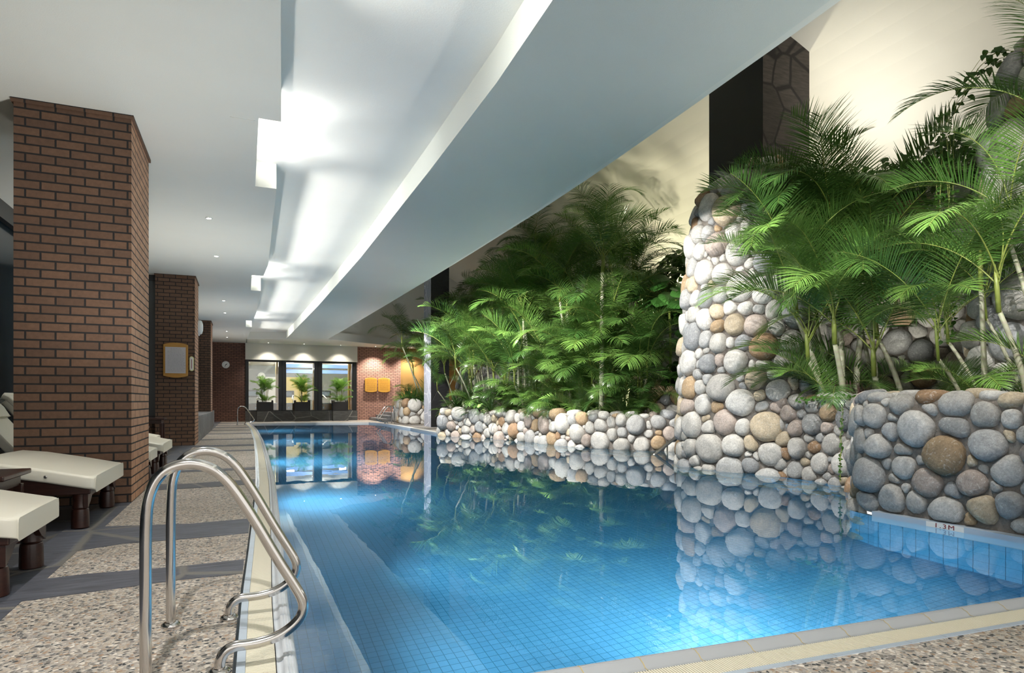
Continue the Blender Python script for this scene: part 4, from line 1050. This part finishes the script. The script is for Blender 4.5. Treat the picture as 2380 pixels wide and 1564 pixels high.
# very tall single palms
palm((7.5, 12.3, .6), 'tallest slender palm with a ringed grey trunk, its crown against the cream wall', 120, [(0, 0, 3.35, 0, .03, 9)], 0, sc=1.0, cane_r=.034, fr=[FR[0], FR[1], FR[2], FR[8], FR[5]], name='areca_palm')
palm((9.9, 15.6, 2.9), 'dark palm on the bank left of the tallest palm, crown against the cream wall', 121, [(0, 0, 2.7, 180, .4, 9), (.4, .5, 2.0, 90, .3, 7)], 3, sc=1.0, cane_r=.03)
palm((9.4, 17.8, 2.9), 'dark palm high on the bank behind the left half of the curving planter', 122, stems(12, 5, 1.4, 2.8, .5, .5), 5, bias=200)
palm((9.2, 20.2, 2.9), 'dark palm on the bank under the beam, far behind the curving planter', 123, stems(13, 5, 1.2, 2.4, .5, .6), 5, bias=200)
palm((8.9, 22.8, 2.9), 'dark palm farthest along the bank under the beam', 124, stems(14, 4, .8, 1.9, .5, .6), 5, bias=190)
palm((8.0, 20.6, .1), 'areca palm on the deck behind the slate column', 125, stems(15, 6, 1.4, 3.4, .4, .7, bias=190), 8, bias=190)
palm((7.6, 22.2, .1), 'areca palm right of the slate column, its fronds crossing it', 126, stems(16, 6, 1.2, 3.0, .4, .6, bias=190), 8, bias=200)
palm((9.0, 21.6, 2.9), 'dark palm on the bank halfway along the beam edge, between two others', 127, stems(18, 4, 1.0, 2.2, .5, .6), 5, bias=200)
palm((8.6, 24.8, 2.9), 'dark palm beyond the slate column, just under the far end of the beam', 128, stems(19, 4, .4, 1.4, .5, .6), 5, bias=190)
palm((9.3, 19.0, 2.9), 'dark palm on the bank, its fronds touching the beam edge', 129, stems(20, 4, 1.4, 2.6, .4, .5), 4, bias=200)
# small planter
palm((7.2, 26.9, .85), 'areca palm with one tall leaning trunk in the small far planter, reaching toward the signs', 130, [(-.1, 0, 2.5, 200, .9, 6), (.2, .2, 1.3, 170, .5, 6), (.4, -.2, 1.7, 190, .4, 6), (.7, .2, 2.1, 200, .5, 6)], 8, bias=190)
palm((8.1, 27.3, .85), 'areca palm at the back of the small far planter', 131, stems(17, 5, .8, 2.0, .3, .5), 6, bias=190)

# near planter
palm((7.25, 5.85, .93), 'large areca palm clump in the near planter in front of the stone wall', 140, [(0, 0, 1.9, 60, .2, 9), (-.15, .15, 1.2, 150, .35, 7), (.12, -.1, 1.6, 20, .4, 7), (-.1, -.12, .8, 200, .35, 6), (.2, .15, 2.1, 90, .15, 6), (-.2, .05, .6, 170, .3, 6), (.35, -.3, .4, 200, .3, 6), (.5, -.5, .9, 120, .3, 6)], 14, fr=FBIG, sc=.88, cane_r=.03, root=True, bias=170)
e = palm((7.6, 5.6, .93), 'areca palm behind the large near clump, one young frond standing tall', 141, [(0, 0, 1.7, 100, .2, 5), (.2, .2, 1.3, 80, .3, 5)], 3, fr=FBIG, sc=.85, bias=150)
add_frond(e, FD, Vector((0.0, .15, 1.9)), R(-55), R(14), 1.05)
add_frond(e, FBIG[0], Vector((0.0, .15, 1.75)), R(150), R(-2), .8)
palm((7.5, 6.35, .93), 'areca palm beside the bright stone pillar, its fronds hanging over the pillar face', 142, [(0, 0, 1.7, 170, .3, 7), (.1, .1, 2.2, 160, .4, 7), (0, -.1, 1.1, 190, .3, 5)], 3, fr=FBIG, sc=.82, bias=165)
palm((6.95, 3.95, .93), 'areca palm with thin brown canes in the near planter before the right edge pillar', 143, [(0, 0, 1.2, 200, .2, 7), (.15, .1, .7, 120, .3, 7), (-.1, .12, .5, 160, .3, 6), (.1, -.3, .9, 120, .3, 7)], 12, fr=FBIG, sc=.62, root=False, cane_r=.018)
palm((6.75, 3.15, .93), 'tall thin areca palm cut by the right picture edge', 144, [(0, 0, 2.2, 190, .15, 7), (.1, .2, 1.6, 100, .3, 5), (-.1, .25, .9, 160, .3, 5)], 4, fr=FBIG, sc=.75, cane_r=.018)

# potted palms before the end windows
for x, lab in ((.92, 'bright small areca palm in the left planter box'), (2.62, 'bright small areca palm in the middle planter box'), (4.44, 'bright small areca palm in the right planter box')):
    palm((x, 32.45, .92), lab, int(x * 100), stems(int(x * 77), 6, .1, .45, .12, .12, (3, 5)), 12, fr=FS, sc=.66, name='potted_palm', group='potted palms before the end windows', cane_r=.01)

# strap-leaved clumps along the planter rims
def strap_mesh(seed, n=60, L=.5, w=.03, mat='strap_leaf'):
    rng = random.Random(seed); m = MB(); m.smooth = True
    for i in range(n):
        az = rng.uniform(0, 6.28); a = R(rng.uniform(8, 60)); ln = L * rng.uniform(.6, 1.1); q = Vector((math.cos(az) * .03, math.sin(az) * .03, rng.uniform(0, .1)))
        d = Vector((math.sin(a) * math.cos(az), math.sin(a) * math.sin(az), math.cos(a))); wd = Vector((-math.sin(az), math.cos(az), 0)); vs = []
        for j in range(6):
            ww = w * (.5, .9, 1, .85, .5, .03)[j] * .5; vs += [q - wd * ww, q + wd * ww]
            d = (d + Vector((0, 0, -1)) * .24).normalized(); q = q + d * ln / 5
        m.add(vs, [(2 * j, 2 * j + 1, 2 * j + 3, 2 * j + 2) for j in range(5)])
    return m.mesh('leaves', M[mat])
SM = [strap_mesh(1), strap_mesh(2, 70, .42), strap_mesh(3, 46, .55, .026, 'red_leaf')]
def strap(x, y, z, k, s, lab, name='strap_leaf_plant', grp='strap-leaved plants along the planters'):
    e = empty(name, (x, y, z), random.uniform(0, 6), lab, 'plant', grp)
    o = bpy.data.objects.new('leaves', SM[k]); col.objects.link(o); o.parent = e; o.scale = (s, s, s)
    m = MB(); m.tube([(0, 0, -.05), (0, 0, .12 * s)], .02 * s, 7); m.build('stem', M['petiole'], e)
    return e
random.seed(8)
for i, (x, y, z, k, s, lab) in enumerate([
    (6.0, 18.1, .6, 0, 1.5, 'green strap-leaved plant at the far left corner of the curving planter'),
    (6.25, 17.3, .6, 1, 1.6, 'green strap-leaved plant spilling over the left end of the curving planter rim'),
    (6.5, 16.7, .6, 0, 1.5, 'green strap-leaved plant right beside the dark red one'),
    (6.75, 16.1, .6, 2, 1.5, 'dark red spiky plant near the left end of the curving planter'),
    (6.2, 17.9, .95, 1, 1.3, 'upper green strap-leaved plant behind the left end of the curving planter'),
    (6.95, 15.2, .6, 1, .9, 'small green strap-leaved plant right of the dark red one'),
    (6.7, 26.5, .85, 0, 1.6, 'pale strap-leaved plant on the front corner of the small far planter'),
    (7.1, 26.3, .85, 1, 1.5, 'strap-leaved plant in the small far planter next to the slate column'),
    (6.75, 27.4, .85, 0, 1.8, 'strap-leaved plant on the left side of the small far planter, near the steps'),
    (6.8, 28.5, .85, 1, 1.9, 'tall strap-leaved plant at the back left of the small far planter'),
    (6.5, 25.2, .0, 0, .01, None)]):
    if lab: strap(x, y, z, k, s, lab)
# dark dracaena leaves entering at the right edge
e = empty('dracaena', (6.35, 3.02, .93), 0, 'dark dracaena with long pointed leaves entering at the right picture edge', 'plant')
m = MB(); m.tube([(0, 0, 0), (.02, .0, 1.0), (.0, .03, 1.7)], .018, 8); m.build('stem', M['cane'], e, smooth=True)
m = MB(); m.smooth = True; rng = random.Random(4)
for i in range(34):
    az = rng.uniform(0, 6.28); z = .75 + i * .03; a = R(rng.uniform(45, 80)); ln = rng.uniform(.3, .45); q = Vector((0, .02, z))
    d = Vector((math.sin(a) * math.cos(az), math.sin(a) * math.sin(az), math.cos(a))); wd = Vector((-math.sin(az), math.cos(az), 0)); vs = []
    for j in range(6):
        ww = .052 * (.3, .8, 1, .85, .5, .03)[j] * .5; vs += [q - wd * ww, q + Vector((0, 0, -.006)), q + wd * ww]
        d = (d + Vector((0, 0, -1)) * .12).normalized(); q = q + d * ln / 5
    m.add(vs, [(3 * j + t, 3 * j + t + 1, 3 * j + t + 4, 3 * j + t + 3) for j in range(5) for t in (0, 1)])
m.build('leaves', M['broad_leaf'], e)

# broad leaves: monstera and dark shrubs
def heart(mb, P0, d, up, L, w, mi=0):
    d = d.normalized(); s = d.cross(up).normalized(); nrm = s.cross(d)
    prof = [(0, 0), (-.08, .28), (.02, .46), (.25, .50), (.5, .40), (.75, .22), (1.0, 0)]
    vs = []
    for x, y in prof: vs.append(P0 + d * (x * L) - nrm * (.18 * x * x * L))
    for sg in (1, -1):
        for x, y in prof[1:-1]: vs.append(P0 + d * (x * L) + s * (sg * y * w) - nrm * (.18 * x * x * L - .12 * y * w))
    fs = []
    for sg in (0, 1):
        b = 7 + sg * 5; ring = [0] + [b + k for k in range(5)] + [6]
        for k in range(6):
            f_ = (ring[k], ring[k + 1], (k + 1), k) if k > 0 else (0, ring[1], 1)
            f_ = tuple(dict.fromkeys(f_))
            if len(f_) > 2: fs.append(f_ if sg else f_[::-1])
    mb.add(vs, fs, mi)
def shrub(loc, ext, n, L, lab, mat, name='broadleaf_shrub', seed=0, cat='shrub'):
    rng = random.Random(seed); e = empty(name, loc, 0, lab, cat)
    m = MB(); ms = MB()
    for k in range(8):
        a = rng.uniform(0, 6.28); tip = Vector((math.cos(a) * ext[0] * .7, math.sin(a) * ext[1] * .7, ext[2] * rng.uniform(.5, .95)))
        ms.tube([Vector((0, 0, -.05)), tip * .5 + Vector((0, 0, .1)), tip], [.025, .018, .008], 6)
    for i in range(n):
        v = Vector((rng.gauss(0, 1), rng.gauss(0, 1), rng.gauss(0, 1))).normalized(); r = rng.uniform(.6, 1) 
        p = Vector((v.x * ext[0] * r, v.y * ext[1] * r, ext[2] * (.5 + .5 * v.z * r)))
        d = (Vector((v.x, v.y, -.3)) + Vector((rng.uniform(-.5, .5), rng.uniform(-.5, .5), rng.uniform(-.5, .3)))).normalized()
        heart(m, p, d, Vector((0, 0, 1)) if rng.random() < .8 else v, L * rng.uniform(.7, 1.2), L * rng.uniform(.7, 1.0))
    m.build('leaves', M[mat], e, smooth=True); ms.build('branches', M['cane'], e)
    return e
shrub((10.6, 13.2, 3.0), (1.0, 1.2, 2.0), 620, .24, 'dark glossy shrub left of the bright stone pillar, highest on the bank', 'broad_leaf', seed=1)
shrub((10.3, 14.6, 2.9), (.9, 1.0, 1.8), 520, .24, 'dark glossy shrub on the bank right of the tallest palm', 'broad_leaf', seed=2)
shrub((10.2, 12.1, 2.6), (.7, .7, 1.4), 360, .2, 'dark glossy shrub low on the bank against the stone pillar', 'broad_leaf', seed=3)
shrub((10.2, 17.0, 2.9), (.9, 1.4, 1.6), 420, .24, 'dark shrub on the bank behind the dark palms', 'broad_leaf', seed=4)
shrub((9.5, 11.9, 1.15), (.45, .5, .9), 150, .2, 'glossy green shrub on the raised stone tier above the handrail', 'vine_leaf', seed=5)
shrub((9.6, 19.5, 2.9), (.9, 1.6, 1.6), 360, .26, 'dark shrub on the bank under the beam', 'broad_leaf', seed=6)
# monstera with split leaves
def monstera(loc, n, lab, seed, L=.42, drop=.3):
    rng = random.Random(seed); e = empty('monstera', loc, 0, lab, 'plant')
    st = MB(); st.tube([(0, 0, -drop), (.03, -.02, -drop * .5), (0, 0, .1)], .028, 7)
    for i in range(n):
        az = R(205) + rng.uniform(-1.5, 1.5); el = rng.uniform(.05, 1.1); ln = rng.uniform(.3, .9)
        tip = Vector((math.cos(az) * math.cos(el) * ln, math.sin(az) * math.cos(el) * ln, math.sin(el) * ln + .1))
        st.tube([Vector((0, 0, 0)), tip * .5 + Vector((0, 0, .12)), tip], .009, 5)
        d = (Vector((math.cos(az), math.sin(az), -.5 + rng.uniform(-.3, .3)))).normalized(); s = d.cross(Vector((0, 0, 1))).normalized(); nrm = s.cross(d)
        s = (s + nrm * rng.uniform(-.4, .4)).normalized()
        m = MB(); l_ = L * rng.uniform(.75, 1.15); lobes = 7
        for sg in (1, -1):
            for k in range(lobes):
                x0, x1 = k / lobes, (k + .78) / lobes
                y0 = .55 * math.sin(math.pi * min(1, .28 + x0 * .74)) ; y1 = .55 * math.sin(math.pi * min(1, .28 + x1 * .74))
                c0 = tip + d * (x0 * l_) ; c1 = tip + d * (x1 * l_)
                q0 = c0 + s * sg * y0 * l_ * .6 + d * .05 * l_; q1 = c1 + s * sg * y1 * l_ * .6 + d * .07 * l_
                t0 = c0 + s * sg * y0 * l_ + d * .13 * l_ - nrm * .10 * l_; t1 = c1 + s * sg * y1 * l_ * .97 + d * .16 * l_ - nrm * .11 * l_
                m.add([c0, c1, q1, q0, t1, t0], [(0, 1, 2, 3), (3, 2, 4, 5)] if sg > 0 else [(3, 2, 1, 0), (5, 4, 2, 3)])
            # midrib web so the lobes stay joined
            m.add([tip, tip + d * l_, tip + d * l_ * .9 + s * sg * .1 * l_, tip + s * sg * .26 * l_ + d * .03 * l_], [(0, 1, 2, 3)] if sg > 0 else [(3, 2, 1, 0)])
        m.build('leaf', M['monstera_leaf'], e, smooth=True)
    st.build('stalks', M['petiole'], e, smooth=True)
monstera((9.2, 12.05, 3.15), 17, 'bright monstera with big split leaves, left of the bright stone pillar', 1, .5, 2.0)
monstera((9.35, 13.7, 2.3), 9, 'smaller monstera lower on the bank, right of the tallest palm', 2, .36)
monstera((10.0, 12.2, 2.1), 8, 'monstera hanging over the dark alcove beside the bright stone pillar', 3, .36)

# trailing vines
def vine(path_fn, n, L, spread, lab, seed, mat='vine_leaf', strands=5, name='climbing_vine'):
    rng = random.Random(seed); p0 = Vector(path_fn(0)); e = empty(name, p0, 0, lab, 'vine')
    m, s_ = MB(), MB()
    for k in range(strands):
        off = Vector([rng.uniform(-spread, spread) for _ in range(3)]) * .6; pts = []
        for i in range(14):
            t = i / 13; q = Vector(path_fn(t)) - p0 + off * (1 + .3 * math.sin(5 * t + k)) + Vector([rng.uniform(-.012, .012) for _ in range(3)]); pts.append(q)
        s_.tube(pts, .0035, 4, cap=False)
        for i in range(n // strands):
            t = rng.random() * 12.99; q = pts[int(t)].lerp(pts[int(t) + 1], t % 1) + Vector([rng.uniform(-spread, spread) * .35 for _ in range(3)])
            d = Vector((rng.uniform(-1, .2), rng.uniform(-1, .6), rng.uniform(-1, .2))).normalized()
            heart(m, q, d, Vector((-.6, -.5, .6)), L * rng.uniform(.6, 1.2), L * rng.uniform(.6, 1))
    m.build('leaves', M[mat], e, smooth=True); s_.build('stem', M['petiole'], e)
vine(lambda t: (7.55 + .0 * t, 4.72 - .02 * t, 4.3 - 2.6 * t), 420, .05, .13, 'fine green vine hanging down the left edge of the right stone pillar', 1, strands=7)
vine(lambda t: (7.75 + .35 * t, 4.75 - .5 * t, 4.45 + .55 * math.sin(t * 2.2)), 60, .09, .12, 'dark round-leaved vine on top of the right stone pillar', 2, 'broad_leaf')
vine(lambda t: (8.45 + .5 * math.sin(t * 3), 7.2 - 2.3 * t, 4.35 - .2 * t), 700, .11, .42, 'dark mass of vine leaves along the top of the shaded stone wall', 4, 'broad_leaf', 9)
vine(lambda t: (8.75, 7.0 - 2.0 * t, 3.6 - .9 * abs(math.sin(6 * t))), 420, .06, .35, 'green creeper spread over the shaded stone wall behind the near palms', 5, strands=9)
vine(lambda t: (5.75 + 1.15 * min(1, t * 1.4), 2.9 + 3.3 * t, 1.05), 150, .055, .09, 'light green creeper trailing along the top of the near planter wall', 6, strands=4)
vine(lambda t: (6.62 - .1 * t, 5.35 - .05 * t, 1.0 - .95 * t), 46, .035, .03, 'thin creeper hanging down the face of the near planter wall', 7, strands=2)
# ------------------------------------------------------------------ lights
def area(name, loc, aim, sx, sy, en, c=(1, 1, 1), spread=180):
    ld = bpy.data.lights.new(name, 'AREA'); ld.shape = 'RECTANGLE'; ld.size = sx; ld.size_y = sy; ld.energy = en; ld.color = c; ld.spread = R(spread)
    o = bpy.data.objects.new(name, ld); col.objects.link(o); o.location = loc
    o.rotation_euler = (Vector(aim) - Vector(loc)).to_track_quat('-Z', 'Y').to_euler(); return o
def spot(name, loc, aim, en, size, blend=.4, c=(1, 1, 1), rad=.04):
    ld = bpy.data.lights.new(name, 'SPOT'); ld.energy = en; ld.spot_size = R(size); ld.spot_blend = blend; ld.color = c; ld.shadow_soft_size = rad
    o = bpy.data.objects.new(name, ld); col.objects.link(o); o.location = loc
    o.rotation_euler = (Vector(aim) - Vector(loc)).to_track_quat('-Z', 'Y').to_euler(); return o
# lamps in the ceiling slots, throwing light across the raised ceiling
for a, b, x in NOT:
    y = (a + b) / 2
    area('slot_lamp', (x + .03, y, 3.86), (x + 1.8, y, 3.76), 1.9, .06, 9, (1, .99, .96), 100)
    spot('slot_spot', (x + .08, y - .1, 3.85), (x + 1.45, y - 2.2, 4.05), 42, 66, 1.0, (1, .99, .96), .08)
    spot('slot_spot', (x + .08, y + .6, 3.85), (x + 1.6, y + .1, 4.04), 26, 55, 1.0, (1, .99, .96), .08)
    area('slot_lamp', (x + .10, y, 3.84), (x + .12, y, 4.13), 1.7, .1, 8, (1, .99, .96))
# added unseen fill strips along the lower ceiling lip, brightening the recess
for y0, y1 in ((-3, 2), (2, 6.6), (8.9, 12), (12, 15), (17.2, 20.4), (20.4, 23.5), (25.8, 29)):
    y = (y0 + y1) / 2; xx = interp(SOFF, y) + .03
    area('strip_fill', (xx, y, 3.84), (xx + 1.5, y, 3.80), y1 - y0, .05, 7.5 * (y1 - y0), (1, .98, .92), 85)
# added unseen fill spots at deck and planter height, brightening the ceilings
UP = (1, .97, .90)
for x, y, tx, ty, en in ((-.75, 5.9, -1.0, 5.9, 150), (-.8, 12.2, -1.0, 12.2, 190), (-.8, 20.5, -.8, 20.5, 130), (-.9, 28.5, -.6, 28.5, 90)):
    spot('floor_fill', (x, y, .68), (tx, ty, 3.8), en, 140, .9, UP, .1)  # fill light added over the deck, no fixture
for x, y, en in ((5.45, 2.6, 150), (5.5, 7.0, 0), (6.75, 12.9, 260), (6.3, 16.8, 240), (6.0, 21.5, 220), (6.0, 27.0, 200)):
    if en: spot('planter_fill', (x, y, 1.12 if y < 7 else .75), (2.6, y, 3.8), en, 120, .9, UP, .1)  # fill light added for the beam underside, no fixture
# floods under the beam aimed at the planting
WHT = (1, .97, .92)
def flood(y, ax, ay, en, size=78):
    x = interp(BR, y) + .05; d = Vector((ax - x, ay - y, 0)).normalized(); a = R(size / 2 - .5)
    spot('flood', (x, y, 3.97), (x + d.x * math.cos(a), y + d.y * math.cos(a), 3.97 - math.sin(a)), en, size, .12, WHT)
flood(4.9, 6.7, 7.3, 520)
flood(8.4, 7.0, 7.7, 400)
flood(11.6, 8.7, 11.2, 300, 60)
flood(1.6, 7.4, 3.9, 650, 46)
flood(3.2, 7.7, 5.8, 260)
flood(10.5, 8.1, 13.0, 1050)
flood(14.0, 7.6, 15.6, 1150)
flood(17.5, 7.2, 18.0, 950)
flood(22.5, 7.0, 26.5, 800)
flood(20.5, 6.6, 23.5, 500)
# uplights hidden in the planting
spot('uplight', (9.9, 8.3, 5.0), (10.9, 8.1, 7.0), 140, 125, 1.0, (1, .98, .94), .15)
spot('uplight', (11.2, 15.5, 3.3), (11.4, 14.4, 7.5), 480, 130, .9, (1, .94, .70), .1)
spot('uplight', (11.0, 11.0, 3.2), (11.2, 10.6, 7.5), 380, 130, .9, (1, .93, .74), .1)
spot('uplight', (11.2, 20.5, 3.3), (11.4, 20.5, 7.5), 60, 130, .9, (1, .93, .75), .1)
spot('uplight', (8.05, 13.4, .66), (8.4, 14.2, 2.6), 90, 90, .8, (1, .95, .62), .05)
spot('uplight', (8.9, 13.2, .8), (9.2, 14.8, 3.4), 160, 80, .8, (1, .95, .70), .05)
spot('uplight', (8.2, 5.9, 1.1), (8.7, 6.4, 3.4), 60, 100, .8, (1, .97, .85), .05)
# underwater lamps set in the pool walls
UW = (.80, .95, 1.0)
area('underwater_lamp', (3.0, 2.1, -.5), (3.2, 6, -1.0), .4, .3, 45, UW)
spot('underwater_lamp', (.36, 4.9, -.35), (3.4, 5.1, -1.3), 130, 80, 1.0, UW, .1)
spot('underwater_lamp', (2.5, 2.14, -.32), (2.75, 5.0, -1.3), 230, 84, 1.0, UW, .1)
spot('underwater_lamp', (4.6, 2.0, -.32), (4.2, 5.0, -1.3), 50, 84, 1.0, UW, .1)
spot('underwater_lamp', (.34, 3.2, -.35), (3.6, 4.2, -1.3), 130, 100, 1.0, UW, .1)
for y, en in ((8.2, 60), (13.0, 95), (19.0, 110), (25.5, 110)):
    area('underwater_lamp', (interp(POOL_L, y) + .04, y, -.55), (3, y, -.9), .3, .3, en, UW)
# gym
for x, y in ((1.2, 35), (3.6, 35.5), (6, 35), (2.5, 39), (5.5, 39)):
    e = empty('gym_ceiling_lamp', (x, y, 3.19)); tag(e, 'white ceiling lamp inside the gym, lamp %s' % {(1.2, 35): 'behind the left window', (3.6, 35.5): 'behind the middle window', (6, 35): 'behind the right window', (2.5, 39): 'deep behind the left windows', (5.5, 39): 'deep behind the right windows'}[(x, y)], 'ceiling lamp', 'gym ceiling lamps')
    m = MB(); m.box(-.12, .12, -.12, .12, -.02, 0); m.build('lens', M['gym_lamp'], e)
    ld = bpy.data.lights.new('gym_light', 'POINT'); ld.energy = 130; ld.shadow_soft_size = .2; o = bpy.data.objects.new('gym_light', ld); col.objects.link(o); o.parent = e; o.location = (0, 0, -.2)
# room behind the photographer
spot('downlight_behind', (-.5, 5.2, 3.75), (-.5, 5.2, 0), 170, 110, .8, (1, .93, .84))
spot('downlight_behind', (-.5, .5, 3.75), (-.5, .8, 0), 460, 120, .8, (1, .95, .9))
spot('downlight_behind', (2.8, -.6, 3.7), (3.0, 1.0, 0), 45, 120, .8, (1, .95, .9))
w = bpy.data.worlds.new('world'); sc.world = w; w.use_nodes = True
bg = w.node_tree.nodes['Background']; bg.inputs[0].default_value = (1, .97, .92, 1); bg.inputs[1].default_value = 1.1

# ------------------------------------------------------------------ view
vs_ = sc.view_settings; vs_.view_transform = 'Standard'; vs_.look = 'None'; vs_.gamma = 1; vs_.use_curve_mapping = False; vs_.exposure = 0.3
c = sc.cycles; c.use_denoising = True
try: c.denoiser = 'OPENIMAGEDENOISE'
except Exception: pass
c.max_bounces = 6; c.diffuse_bounces = 3; c.glossy_bounces = 3; c.transmission_bounces = 4; c.transparent_max_bounces = 8
c.use_adaptive_sampling = True; c.adaptive_threshold = .12; c.adaptive_min_samples = 16; c.light_sampling_threshold = .04
c.sample_clamp_indirect = 6; c.caustics_reflective = False; c.caustics_refractive = True; c.use_light_tree = True
